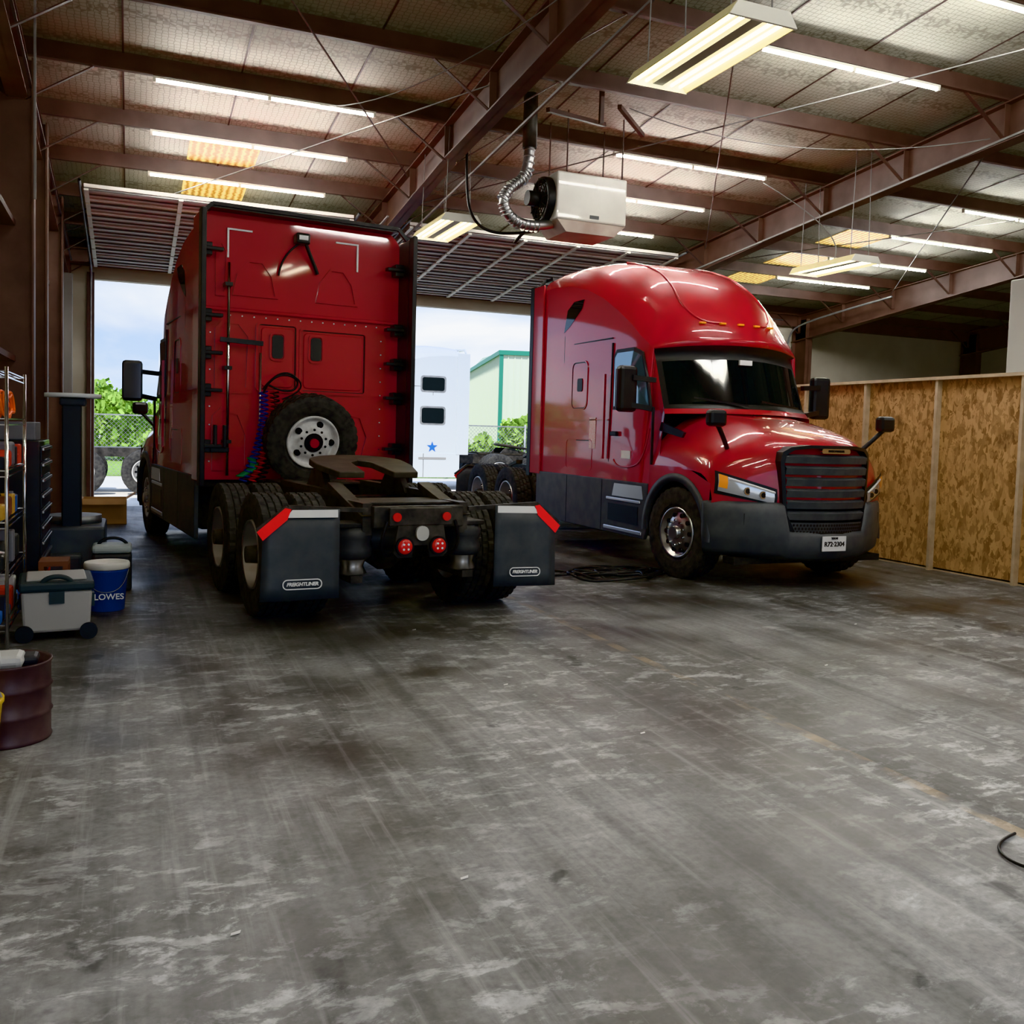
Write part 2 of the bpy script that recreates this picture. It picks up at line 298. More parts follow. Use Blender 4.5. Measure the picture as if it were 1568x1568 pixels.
# ------------------------------------------------------------------ truck
def truck(name,loc,rz,paint,detail=True,steer=0.):
    E=empty(name,loc,rz)
    prof=[(2.6,3.94,1.16,0,.20,14),(3.0,4.0,1.16,0,.26,10),(3.5,4.03,1.16,0,.34,7),(4.0,4.0,1.15,.0,.42,5.5),(4.5,3.91,1.14,.05,.5,4.5),(4.95,3.76,1.13,.12,.55,4),
          (5.35,3.54,1.12,.2,.52,3.6),(5.66,3.27,1.11,.28,.42,3.4),(5.88,3.0,1.09,.33,.26,3.2),(6.0,2.82,1.07,.38,.14,3),(6.02,2.73,1.05,.40,.06,2.5),(5.92,2.70,1.03,.34,.05,2),(5.98,2.56,1.03,.34,.05,2),
          (6.19,2.02,1.04,.34,.03,2),(6.23,1.96,1.05,.34,.02,2),(6.3,1.90,1.07,.36,.02,2)]
    NS=28; rows=[]
    for yc,zc,W,bu,dr,p in prof:
        r=[]
        for k in range(NS+1):
            s=math.sin(-pi/2+pi*k/NS); r.append((s*W,yc-bu*s*s,zc-dr*abs(s)**p))
        rows.append(r)
    def fi(i,j):
        if 11<=i<=13: return 1 if (i==12 and 3<=j<NS-3) else 2
        if i==10: return 2
        return 0
    grid('cab_roof_shell',rows,paint,E,True,[paint,GLASS,BLACK],fi)
    def dome(x,i0):
        yc,zc,W,bu,dr,p=prof[i0]; s=x/W; return (x,yc-bu*s*s,zc-dr*abs(s)**p+.012)
    for sgn in (-1,1):
        tube('roof_contour',[dome(sgn*x,i) for x,i in ((.55,3),(.55,4),(.57,5),(.6,6),(.66,7),(.5,8),(.3,8))],.014,paint,E)
        e=[r[0 if sgn<0 else -1] for r in rows]
        g=[[(x,y,z),(x+(sgn*1.165-x)*.5,y,z+(1.0-z)*.5),(sgn*1.165,y,1.0)] for x,y,z in e]
        grid('cab_side_panel',g,paint,E,True)
    r0=rows[0]
    add('cab_back_wall',r0+[(1.165,2.6,1.0),(-1.165,2.6,1.0)],[tuple(range(len(r0)+2))],paint,E)
    box('cab_underside',-1.1,1.1,2.65,6.0,.92,1.0,MATTEB,E)
    for sgn in (-1,1):
        def sx(off): return sgn*(1.160+off)
        W=[(4.86,1.98),(5.68,1.98),(5.60,2.25),(5.46,2.6),(5.3,2.66),(4.9,2.66),(4.84,2.6)]
        def tx(y,z,o):
            f=(z-1.0)/2.0
            return sgn*(1.165-(.03 if y<5.3 else .03+(y-5.3)*.14)*f+o)
        def conf(nm,pts,mat,o):
            n=len(pts); cy=sum(p[0] for p in pts)/n; cz=sum(p[1] for p in pts)/n
            V=[(tx(a,b,o),a,b) for a,b in pts]+[(tx(cy,cz,o),cy,cz)]
            V+=[(tx(a,b,-.02),a,b) for a,b in pts]
            F=[(i,(i+1)%n,n) for i in range(n)]+[(i,(i+1)%n,n+1+(i+1)%n,n+1+i) for i in range(n)]
            add(nm,V,F,mat,E)
        cy,cz=5.25,2.3
        big=[(cy+(a-cy)*1.09,cz+(b-cz)*1.13) for a,b in W]
        conf('door_window_trim',big,BLACK,.010); conf('door_window',W,SKYGL,.016)
        for (a,b,c,d) in [(4.755,4.772,1.02,2.8),(5.795,5.812,1.05,1.95),(3.35,3.362,1.0,3.0)]:
            box('door_seam',min(sx(-.03),sx(.002)),max(sx(-.03),sx(.002)),a,b,c,d,BLACK,E)
        box('door_pull',min(sx(0),sx(.04)),max(sx(0),sx(.04)),4.84,5.0,1.60,1.66,BLACK,E,bevel=.01)
        box('grab_rail',min(sx(.03),sx(.06)),max(sx(.03),sx(.06)),4.66,4.69,1.3,2.4,paint,E)
        tube('door_press_line',[(tx(y,z,.004),y,z) for y,z in ((4.9,1.3),(4.95,1.2),(5.4,1.2),(5.65,1.3),(5.72,1.7))],.010,paint,E)
        box('belt_line',min(sx(-.03),sx(.006)),max(sx(-.03),sx(.006)),2.66,4.75,1.80,1.815,paint,E)
        if detail:
            for nm,(a,b,c,d),r in (('sleeper_hatch',(3.62,4.1,1.95,2.62),.1),('luggage_door',(3.5,4.3,1.12,1.55),.07)):
                ring2d(nm+'_seal',rrect(a,b,c,d,r),rrect(a+.016,b-.016,c+.016,d-.016,r-.01),.02*sgn,paint,E,'x',sgn*1.148)
                ring2d(nm+'_gap',rrect(a+.016,b-.016,c+.016,d-.016,r-.01),rrect(a+.028,b-.028,c+.028,d-.028,r-.02),.016*sgn,BLACK,E,'x',sgn*1.148)
            prism('hatch_latch',rrect(3.8,3.95,2.2,2.38,.03),.016*sgn,BLACK,E,'x',sgn*1.152)
            prism('roof_fairing_window',[(3.32,3.05),(3.42,3.36),(3.62,3.46),(3.92,3.46),(3.86,3.34),(3.5,3.12)],.014*sgn,GLASS,E,'x',sgn*1.150)
            prism('decal_sheet',[(4.2,1.42),(4.38,1.42),(4.38,1.84),(4.2,1.84)],.01*sgn,M('decal',(.75,.35,.35),.4,var=(60,(.8,.75,.75))),E,'x',sgn*1.156)
            prism('door_number',[(5.1,1.32),(5.32,1.32),(5.32,1.42),(5.1,1.42)],.01*sgn,WHT,E,'x',sgn*1.158)
        else:
            for c,d in ((2.76,3.12),(1.86,2.28)):
                prism('sleeper_window_trim',rrect(2.98,3.72,c-.05,d+.05,.08),.014*sgn,ZINC,E,'x',sgn*1.152)
                prism('sleeper_window',rrect(3.03,3.67,c,d,.06),.02*sgn,GLASS,E,'x',sgn*1.152)
            st=[(3.35+(.16 if i%2==0 else .065)*math.sin(2*pi*i/10),1.2+(.16 if i%2==0 else .065)*math.cos(2*pi*i/10)) for i in range(10)]
            prism('star_decal',st,.012*sgn,M('decal_blue',(.03,.15,.5),.4),E,'x',sgn*1.158)
            prism('decal_lettering',[(2.95,.86),(3.75,.86),(3.75,.92),(2.95,.92)],.008*sgn,M('decal_grey',(.3,.3,.3),.5),E,'x',sgn*1.19)
        box('fairing_seam',min(sx(-.03),sx(.0)),max(sx(-.03),sx(.0)),2.66,4.75,2.86,2.872,BLACK,E)
        sk=[(2.55,.36),(5.75,.36),(5.82,.5),(5.80,1.04),(2.55,1.04)]
        prism('side_skirt',sk,-.05*sgn,DGREY if detail else paint,E,'x',sgn*1.19,bevel=.01)
        for a,b in ((3.6,3.612),(4.65,4.662)): box('skirt_seam',min(sx(.0),sx(.033)),max(sx(.0),sx(.033)),a,b,.37,1.03,BLACK,E)
        boxes('cab_steps',[(min(sx(-.1),sx(.045)),max(sx(-.1),sx(.045)),4.75,5.7,.40,.45),(min(sx(-.1),sx(.045)),max(sx(-.1),sx(.045)),4.8,5.65,.78,.82)],ALU,E,bevel=.01)
        prism('step_recess',[(4.85,.52),(5.6,.52),(5.6,.74),(4.85,.74)],.012*sgn,BLACK,E,'x',sgn*1.184)
        prism('step_cover',[(4.95,.84),(5.72,.84),(5.68,1.0),(5.0,1.0)],.012*sgn,ALU,E,'x',sgn*1.186)
        box('side_extender_panel',min(sgn*1.165,sgn*1.2),max(sgn*1.165,sgn*1.2),2.3,2.66,1.0,3.82,paint,E,bevel=.008)
        if detail: box('side_extender_rubber',min(sgn*1.15,sgn*1.205),max(sgn*1.15,sgn*1.205),2.18,2.32,.95,3.84,BLACK,E,bevel=.01)
        box('side_extender_inner',min(sgn*1.145,sgn*1.165),max(sgn*1.145,sgn*1.165),2.3,2.6,1.0,3.80,BLACK,E)
        Mx=T(sgn*1.45,5.68,2.18)@R(sgn*.15,'Z')
        add('door_mirror_housing',bv(-.13,.13,-.07,.06,-.29,.26),BF,BLACK,E,Mx,bevel=.045)
        box('door_mirror_glass',-.11,.11,-.078,-.068,-.25,.22,MIRR,E,Mx)
        bars('door_mirror_arm',[((sgn*1.1,5.75,2.28),(sgn*1.4,5.72,2.3)),((sgn*1.13,5.78,1.93),(sgn*1.42,5.7,1.98))],.06,BLACK,E)
        tube('hood_mirror_arm',[(sgn*.86,6.95,1.42),(sgn*.95,7.02,1.52),(sgn*1.08,7.1,1.68),(sgn*1.16,7.12,1.76)],.026,BLACK,E)
        add('hood_mirror_housing',bv(-.11,.11,-.06,.06,-.09,.09),BF,BLACK,E,T(sgn*1.17,7.12,1.82),bevel=.04)
    for x in (-.5,-.25,0,.25,.5): box('roof_marker_light',x-.04,x+.04,5.87-.33*x*x,5.915-.33*x*x,2.99,3.015,AMB,E,bevel=.008)
    bars('roof_gasket',[((-1.17,2.42,3.82),(-1.05,2.42,3.94)),((-1.05,2.42,3.94),(1.05,2.42,3.94)),((1.05,2.42,3.94),(1.17,2.42,3.82))],.04,BLACK if detail else paint,E)
    box('roof_trailing_lip',-1.06,1.06,2.42,2.66,3.90,3.945,BLACK if detail else paint,E)
    bars('wiper',[((-.75,6.1,2.0),(-.1,6.22,2.06)),((.1,6.24,2.0),(.75,6.06,2.08))],.02,BLACK,E)
    box('toll_tag',-.09,.09,6.0,6.03,2.5,2.56,WHT,E)
    # --- hood
    xf=[0,.2,.36,.48,.58,.68,.78,.87,.94,.98,1.0]; dz=[0,.004,.015,.045,.1,.17,.25,.34,.44,.55,.68]
    st=[(5.80,1.93,0,1.14,1.25),(6.2,1.90,.02,1.16,1.25),(6.6,1.83,.08,1.175,1.25),(6.95,1.75,.2,1.175,1.24),(7.22,1.68,.33,1.175,1.22),(7.40,1.62,.43,1.175,1.18),(7.50,1.56,.49,1.17,1.14),(7.55,1.50,.52,1.165,1.1)]
    rows=[]
    for yc,zc,sw,W,zb in st:
        g=(zc-zb)/.68; r=[]
        for k in range(-10,11):
            a=abs(k); x=xf[a]*W*(1 if k>0 else -1)
            crease=.03*math.exp(-((a-3)/1.2)**2)
            r.append((x,yc-sw*xf[a]**1.7,zc-dz[a]*g+crease*.6))
        rows.append(r)
    last=rows[-1]
    for f,dy in ((.35,.04),(.7,.06),(1,.05)):
        rows.append([(x,y+dy,z+(.9-z)*f) for x,y,z in last])
    grid('hood_and_fenders',rows,paint,E,True)
    for sgn in (-1,1):
        n=48; up=[];lo=[]
        for i in range(n+1):
            y=5.8+(7.06-5.8)*i/n; d=.66**2-(y-6.4)**2; za=.52+math.sqrt(d) if d>0 else .9
            za=max(za,.9); up.append((sgn*1.17,y,1.27 if y<6.6 else 1.27-.15*(y-6.6)/.46)); lo.append((sgn*1.178,y,za))
        grid('fender_side',[up,lo],paint,E,True)
        V=[];F=[];seg=40
        for i in range(seg+1):
            a=-.05+(pi+.1)*i/seg
            for rr,x in ((.60,1.15),(.60,1.205),(.69,1.20),(.69,1.17)):
                V.append((sgn*x,6.4-rr*math.cos(a),.52+rr*math.sin(a)*.98))
        for i in range(seg):
            for j in range(3): F.append((i*4+j,i*4+j+1,(i+1)*4+j+1,(i+1)*4+j))
        add('wheel_arch_trim',V,F,DGREY,E,smooth=True)
        V=[];F=[]
        for i in range(21):
            a=pi*i/20
            for x in (.6,1.16): V.append((sgn*x,6.4-.64*math.cos(a),.52+.62*math.sin(a)))
        for i in range(20): F.append((i*2,i*2+1,i*2+3,i*2+2))
        add('wheel_well_liner',V,F,MATTEB,E)
        box('inner_fender',min(sgn*.56,sgn*.6),max(sgn*.56,sgn*.6),5.78,7.2,.5,1.3,MATTEB,E)
        prism('hood_side_vent',[(5.86,1.68),(6.35,1.60),(6.4,1.66),(5.9,1.78)],.03*sgn,BLACK,E,'x',sgn*1.06)
        def nose(x,z,o):
            a=abs(x)/1.165
            return (x,7.55-.52*a**1.7+.06+o,z)
        cols=14
        def patch(nm,x0,x1,zt0,zt1,zb0,zb1,o,mat,fs=(0,.5,1),t0=0):
            hr=[]
            for f0 in fs:
                r=[]
                for i in range(cols+1):
                    t=t0+(1-t0)*i/cols; x=sgn*(x0+(x1-x0)*t); zt=zt0+(zt1-zt0)*t; zb=zb0+(zb1-zb0)*t
                    r.append(nose(x,zb+(zt-zb)*f0,o+.012*(1-abs(2*f0-1))))
                hr.append(r)
            grid(nm,hr,mat,E,True)
        patch('headlight_bezel',.60,1.155,1.085,1.265,.91,1.02,.012,BLACK)
        patch('headlight_lens',.63,1.13,1.06,1.23,.93,1.05,.022,LENS)
        patch('turn_signal',.63,1.13,1.06,1.23,.97,1.09,.036,AMB,t0=.85)
        patch('light_strip',.63,1.05,1.06,1.2,1.035,1.17,.034,WHT)
        for t in (.22,.5):
            x=sgn*(.63+.5*t); c=nose(x,.99+.13*t,.03); cyl('projector',c,(c[0],c[1]+.012,c[2]),.042,CHROME,E,20); cyl('projector_core',c,(c[0],c[1]+.016,c[2]),.028,BLACK,E,20)
    # bumper
    cols=[-1.2,-1.17,-1.1,-1.0,-.85,-.7,-.56,-.5,-.3,0,.3,.5,.56,.7,.85,1.0,1.1,1.17,1.2]
    rows=[]
    for f,oy in ((0,-.14),(.12,-.03),(.45,.03),(.8,.02),(.95,0),(1,-.05)):
        r=[(-1.19,6.98,.36+f*.56)]
        for x in cols:
            a=abs(x)/1.2; zt=.93 if a>.45 else .64; zb=.33+.04*a
            r.append((x*(1 if f>.1 else .95),7.62-.60*a**2.3+oy*(1-.5*a),zb+(zt-zb)*f))
        r.append((1.19,6.98,.36+f*.56)); rows.append(r)
    grid('front_bumper',rows,DGREY,E,True,solid=.02)
    boxes('bumper_slot',[(-.92,-.78,7.25,7.335,.70,.82),(.78,.92,7.25,7.335,.70,.82)],BLACK,E)
    box('bumper_lower_lip',-1.0,1.0,7.1,7.3,.27,.34,MATTEB,E)
    box('licence_plate',-.16,.16,7.665,7.677,.44,.60,WHT,E,bevel=.004)
    text('plate_text','R72·2304',.07,BLACK,E,T(0,7.679,.515)@R(pi,'Z')@R(pi/2,'X'))
    text('plate_state','TEXAS',.03,BLACK,E,T(0,7.679,.578)@R(pi,'Z')@R(pi/2,'X'))
    K=.42
    go=[(-.46,.60),(.46,.60),(.55,.80),(.60,1.38),(.58,1.48),(.50,1.535),(.3,1.56),(-.3,1.56),(-.50,1.535),(-.58,1.48),(-.60,1.38),(-.55,.80)]
    gi=[(x*.935,1.08+(z-1.08)*.93) for x,z in go]
    ring2d('grille_frame',subdiv(go),subdiv(gi),.16,BLACK,E,'y',7.48,bend=K)
    xs=[-.56+.07*i for i in range(17)]
    grid('grille_backing',[[(x*(.8 if z<.7 else 1),7.53-K*x*x,z) for x in xs] for z in (.60,.75,1.5)],MATTEB,E)
    for i in range(6):
        z=.815+.12*i; w=.515+.035*i/5; sec=[(-.02,-.045),(.03,-.05),(.045,.02),(.0,.045),(-.03,.03)]
        rws=[]
        for k in range(15):
            x=-w+2*w*k/14; rws.append([(x,7.60+a-K*x*x,z+b) for a,b in sec+[sec[0]]])
        grid('grille_louvre',rws,DGREY,E,False)
    grid('lower_mesh',[[(x*.85,7.635-K*(x*.85)**2,z) for x in xs] for z in (.58,.74)],DGREY,E)
    V=[];F=[]
    for ix in range(26):
        for iz in range(3):
            x=-.45+.036*ix+(.018 if iz%2 else 0); z=.64+.036*iz; o=len(V)
            if abs(x)>.46: continue
            for q in range(6): V.append((x+.014*math.cos(q*pi/3),7.645-K*x*x,z+.014*math.sin(q*pi/3)))
            F.append(tuple(range(o,o+6)))
    add('lower_mesh_holes',V,F,BLACK,E)
    prism('grille_badge',rrect(-.19,.19,1.475,1.525,.022),.03,CHROME,E,'y',7.615)
    text('grille_badge_text','FREIGHTLINER',.032,BLACK,E,T(0,7.649,1.50)@R(pi,'Z')@R(pi/2,'X'))
    # --- chassis
    boxes('frame_rail',[(-.47,-.39,-.75,7.2,.74,1.0),(.39,.47,-.75,7.2,.74,1.0)],GRIME,E)
    boxes('frame_crossmember',[(-.4,.4,y-.06,y+.06,.76,.96) for y in (-.3,.66,1.9,3.0)],GRIME,E)
    for y in (0,1.32):
        cyl('drive_axle',(-1.0,y,.52),(1.0,y,.52),.075,GRIME,E)
        lathe('differential',[(-.2,.02),(-.17,.12),(-.05,.2),(.05,.2),(.17,.12),(.2,.02)],GRIME,E,T(0,y,.54),24)
        for sgn in (-1,1):
            fl=Matrix.Identity(4) if sgn>0 else R(pi,'Z')
            tyre('outer_tyre',E,T(sgn*1.06,y,.52)@fl); tyre('inner_tyre',E,T(sgn*.745,y,.52)@fl)
            rim('outer_wheel',E,T(sgn*1.06,y,.52)@fl,ALU,'dual')
            lathe('inner_wheel',[(-.12,.29),(0,.26),(.0,.05)],STEELW,E,T(sgn*.745,y,.52)@fl,32)
            cyl('brake_drum',(sgn*.5,y,.52),(sgn*.72,y,.52),.2,GRIME,E)
    BAG=M('air_spring_rubber',(.06,.06,.063),.55)
    for sgn in (-1,1):
        for y in (-.60,.9):
            lathez('air_spring',[(.54,.02),(.54,.13),(.565,.155),(.62,.16),(.67,.14),(.71,.16),(.76,.16),(.80,.135),(.80,.02)],BAG,E,(sgn*.50,y,0))
            lathez('air_spring_piston',[(.40,.02),(.40,.07),(.42,.12),(.48,.09),(.55,.12)],ALU,E,(sgn*.50,y,0))
            box('air_spring_bracket',sgn*.50-.15,sgn*.50+.15,y-.13,y+.13,.80,.84,GRIME,E,bevel=.01)
            box('trailing_arm',sgn*.50-.05,sgn*.50+.05,y-.12,y+.75,.35,.41,GRIME,E)
        fl=Matrix.Identity(4) if sgn>0 else R(pi,'Z')
        Ms=T(sgn*1.03,6.4,.52)@R(steer,'Z')@fl
        tyre('steer_tyre',E,Ms,.52,.29); rim('steer_wheel',E,Ms,ALU,'steer',.29)
        cyl('shock_absorber',(sgn*.3,-.5,.5),(sgn*.36,-.4,.95),.035,BLACK,E)
        tube('brake_hose',[(sgn*.35,-.7,.9),(sgn*.55,-.78,.7),(sgn*.62,-.5,.62),(sgn*.66,-.2,.6)],.014,BLACK,E)
        tube('tail_hose',[(sgn*.3,-.86,.86),(sgn*.4,-.86,.6),(sgn*.3,-.8,.5),(sgn*.1,-.6,.6)],.014,BLACK,E)
    lathe('air_tank',[(-.32,.0),(-.32,.06),(-.28,.11),(.28,.11),(.32,.06),(.32,0)],M('air_tank_paint',(.05,.05,.052),.4),E,T(0,-.3,.66),28)
    box('front_axle',-.95,.95,6.33,6.47,.38,.5,GRIME,E)
    boxes('engine_block',[(-.5,.5,5.2,7.15,.55,1.2)],MATTEB,E)
    boxes('fuel_tank',[(-1.1,-.55,3.0,5.0,.4,.95),(.55,1.1,3.0,5.0,.4,.95)],MATTEB,E,bevel=.1)
    FW=M('fifth_wheel_grease',(.028,.025,.021),.5,.1,var=(6,(.075,.065,.05)),bump=.2)
    pts=[]
    for i in range(25):
        a=pi*i/24; pts.append((.47*math.cos(a),.62+.30*math.sin(a)+.1))
    pts+=[(-.47,.5),(-.38,.12),(-.14,.12),(-.10,.62),(0,.72),(.10,.62),(.14,.12),(.38,.12),(.47,.5)]
    prism('fifth_wheel_plate',pts,.06,FW,E,'z',1.2,mx=T(0,.45,1.22)@R(.14,'X')@T(0,-.45,-1.22),bevel=.01)
    for sgn in (-1,1):
        prism('fifth_wheel_bracket',[(.35,1.0),(1.05,1.0),(.85,1.2),(.55,1.2)],.06,GRIME,E,'x',sgn*.38-.03)
        prism('approach_ramp',[(-.78,.90),(-.72,.88),(.1,1.06),(.1,1.12)],.12,FW,E,'x',sgn*.43-.06)
        box('slide_rail',sgn*.43-.05,sgn*.43+.05,-.1,1.7,1.0,1.05,FW,E)
    boxes('deck_plate',[(-.47,.47,1.75,2.35,1.0,1.02),(-.46,.46,-.62,-.1,.98,.995)],GRIME,E)
    # tail
    box('rear_crossmember',-.40,.40,-.82,-.74,.80,.98,GRIME,E,bevel=.01)
    box('tail_light_panel',-.28,.28,-.86,-.82,.82,.97,GRIME,E,bevel=.01)
    prism('tail_light_bracket',[(-.2,.84),(-.24,.6),(-.2,.56),(-.08,.56),(-.06,.66),(.06,.66),(.08,.56),(.2,.56),(.24,.6),(.2,.84)],.03,GRIME,E,'y',-.855)
    for x,z,r in ((-.15,.655,.062),(.15,.655,.062)):
        cyl('tail_light_bezel',(x,-.86,z),(x,-.885,z),r+.016,BLACK,E,28)
        lathe('tail_light_lens',[(.0,r),(.014,r*.9),(.02,r*.5),(.021,.0)],REDL,E,T(x,-.885,z)@R(-pi/2,'Z'),28)
        for dx in (-.02,.02):
            for d2 in (-.02,.02): cyl('tail_light_led',(x+dx,-.9,z+d2),(x+dx,-.908,z+d2),.009,WHT,E,10)
    for x in (-.22,.22): cyl('marker_light',(x,-.86,.895),(x,-.88,.895),.036,REDL,E,20)
    prism('plate_lamp',rrect(-.055,.055,.70,.82,.05),.03,M('lamp_grey',(.5,.5,.48),.4),E,'y',-.89)
    for sgn in (-1,1):
        tilt=R(-.05,'X')
        Mf=T(sgn*.99,-.84,.97)@R(sgn*.03+(.04 if sgn<0 else 0),'Y')@tilt
        rw=[]
        for kz in range(6):
            z=-.17-.53*kz/5; xa=.30+.02*kz/5
            rw.append([(sgn*(-.30+(xa+.30)*q/8),.012*math.sin(q*.8+.3)*kz/5,z) for q in range(9)])
        rw.insert(0,[(sgn*(-.30+.40*q/8),0,0) for q in range(9)])
        grid('mud_flap',rw,FLAP,E,True,solid=.012,mx=Mf)
        prism('flap_white_tape',[(-.28*sgn,-.005),(.08*sgn,-.005),(.13*sgn,-.065),(-.28*sgn,-.065)],.006,WHT,E,'y',-.016,mx=Mf)
        prism('flap_red_tape',[(.09*sgn,-.0),(.135*sgn,.01),(.35*sgn,-.17),(.305*sgn,-.235),(.12*sgn,-.08)],.006,REDT,E,'y',-.018,mx=Mf)
        bars('flap_hanger',[((sgn*.45,-.80,.95),(sgn*1.1,-.83,.985)),((sgn*1.1,-.83,.985),(sgn*1.33,-.84,.81))],.035,GRIME,E)
        ring2d('flap_emblem',rrect(-.155,.155,-.615,-.535,.038),rrect(-.147,.147,-.607,-.543,.031),.004,WHT,E,'y',-.026,mx=Mf)
        text('flap_text','FREIGHTLINER',.038,WHT,E,Mf@T(0,-.024,-.575)@R(pi/2,'X'),shear=.2)
    if not detail: return E
    # --- back of sleeper details
    yb=2.6
    def ringpanel(nm,x0,x1,z0,z1,r=.06,w=.03):
        ring2d(nm,rrect(x0,x1,z0,z1,r),rrect(x0+w,x1-w,z0+w,z1-w,max(r-w,.01)),-.028,paint,E,'y',yb)
        ring2d(nm+'_shadow_gap',rrect(x0+w,x1-w,z0+w,z1-w,max(r-w,.01)),rrect(x0+w+.01,x1-w-.01,z0+w+.01,z1-w-.01,.01),-.003,BLACK,E,'y',yb)
    prism('back_access_panel',rrect(-.48,-.12,2.04,2.70,.05),-.018,paint,E,'y',yb,bevel=.008); ringpanel('back_panel_rim',-.54,-.06,1.98,2.76)
    prism('back_access_panel',rrect(-.0,.70,2.04,2.67,.05),-.018,paint,E,'y',yb,bevel=.008); ringpanel('back_panel_rim',-.055,.76,1.98,2.73)
    for x in (-.30,.14):
        ring2d('back_window_trim',rrect(x-.09,x+.09,2.33,2.65,.05),rrect(x-.07,x+.07,2.35,2.63,.035),-.04,paint,E,'y',yb)
        prism('back_window',rrect(x-.062,x+.062,2.36,2.62,.035),-.03,BLACK,E,'y',yb)
    def rib(o,w=.86):
        n=len(o); cx=sum(a for a,b in o)/n; cz=sum(b for a,b in o)/n
        ring2d('embossed_rib',o,[(cx+(a-cx)*w,cz+(b-cz)*w) for a,b in o],-.022,paint,E,'y',yb)
    for cx in (-.55,.38): rib([(cx-.25,3.02),(cx+.25,3.02),(cx+.20,3.26),(cx+.08,3.42),(cx-.08,3.42),(cx-.20,3.26)])
    for o in ([(-1.0,1.1),(-.62,1.1),(-.62,1.5),(-.72,1.75),(-.9,1.8),(-1.0,1.7)],[(.35,1.2),(.72,1.2),(.8,1.5),(.7,1.75),(.5,1.8),(.35,1.7)],[(-.98,1.95),(-.62,1.95),(-.6,2.6),(-.72,2.75),(-.9,2.75),(-.98,2.65)],[(-.98,3.0),(-.88,3.0),(-.86,3.5),(-.92,3.6),(-.98,3.5)]): rib(o)
    prism('back_ledge',[(-1.1,2.84),(1.1,2.84),(1.1,2.88),(-1.1,2.88)],-.045,paint,E,'y',yb,bevel=.01)
    for (x,z) in [(-.95+.13*i,2.80) for i in range(15)]+[(.93,1.2+.16*i) for i in range(10)]+[(-1.03,1.2+.2*i) for i in range(8)]: cyl('rivet',(x,yb-.004,z),(x,yb-.014,z),.008,ALU,E,8)
    for sgn in (-1,1):
        for z in (1.35,1.95,2.35,2.75,3.45):
            box('extender_bracket',min(sgn*.93,sgn*1.16),max(sgn*.93,sgn*1.16),2.40,2.5,z,z+.04,BLACK,E,bevel=.008)
            box('extender_hinge',min(sgn*1.04,sgn*1.15),max(sgn*1.04,sgn*1.15),2.44,2.58,z-.05,z+.09,BLACK,E,bevel=.01)
    for x0,s in ((-.85,1),(.62,-1)):
        boxes('reflector_corner',[(min(x0,x0+.26*s),max(x0,x0+.26*s),2.582,2.597,3.72,3.738),(x0-.010,x0+.010,2.582,2.597,3.42,3.738)],WHT,E)
    box('work_light',-.14,.02,2.44,2.58,3.64,3.76,BLACK,E,bevel=.02); box('work_light_lens',-.11,-.01,2.43,2.442,3.68,3.73,WHT,E)
    tube('wire_loom',[(-.06,2.5,3.66),(-.22,2.52,3.58),(-.30,2.56,3.4),(-.30,2.57,3.28)],.012,BLACK,E)
    tube('wire_loom',[(-.02,2.5,3.66),(.04,2.52,3.52),(.12,2.56,3.4),(.14,2.57,3.34)],.022,BLACK,E)
    cyl('air_line_mast',(-.86,2.48,1.05),(-.86,2.48,3.35),.018,CHROME,E); cyl('air_line_pipe',(-.52,2.45,1.1),(-.52,2.45,2.4),.014,ALU,E)
    bars('mast_arm',[((-.95,2.46,2.52),(-.5,2.42,2.50))],.05,BLACK,E)
    for z in (1.4,2.2,3.1): box('mast_clamp',-.9,-.82,2.46,2.6,z,z+.04,BLACK,E)
    for k,(cm,x0) in enumerate(((M('coil_blue',(.015,.03,.22),.4),-.50),(M('coil_red',(.4,.005,.01),.4),-.43),(M('coil_black',(.01,.01,.011),.5),-.38),(M('coil_green',(.01,.16,.05),.4),-.62))):
        pts=[]; n=150
        for i in range(n):
            t=i/n; a=i*.85; z=1.98-1.0*t if k<3 else 1.25-.2*t
            pts.append((x0+.05*math.cos(a)+(-.34*t*t+.1*t)+.03*k*t,2.40-.1*t+.05*math.sin(a),z))
        tube('coiled_air_line',pts,.009,cm,E,True,2)
    tube('cable_loop',[(-.5,2.4,1.95),(-.45,2.3,2.15),(-.2,2.3,2.2),(-.08,2.35,2.05),(-.25,2.35,1.95),(-.45,2.35,2.05)],.012,BLACK,E)
    tube('cable_loop',[(-.5,2.42,2.0),(-.35,2.3,2.25),(-.1,2.3,2.15),(-.05,2.35,2.0),(-.3,2.35,1.9)],.010,BLACK,E)
    boxes('gladhand',[(-1.02,-.98,2.4,2.46,1.35,1.6),(-.92,-.88,2.4,2.46,1.35,1.6),(-1.05,-.85,2.42,2.5,1.3,1.36)],BLACK,E,bevel=.01)
    Ms=T(-.02,2.20,1.46)@R(.22,'X')@R(-pi/2,'Z')
    tyre('spare_tyre',E,Ms,.51,.26); rim('spare_wheel',E,Ms,STEELW,'spare',.26)
    bars('spare_carrier',[((.0,2.3,1.0),(.0,2.42,1.9)),((-.35,2.1,1.0),(.35,2.1,1.0))],.06,GRIME,E)
    return E
truck('semi_truck',(2.12,8.05,0),math.radians(6.5),RED)
truck('semi_truck',(6.92,15.3,0),math.radians(180),RED,steer=.10)
truck('parked_semi_truck',(11.1,25.5,-.05),math.radians(90),WHITEP,detail=False)

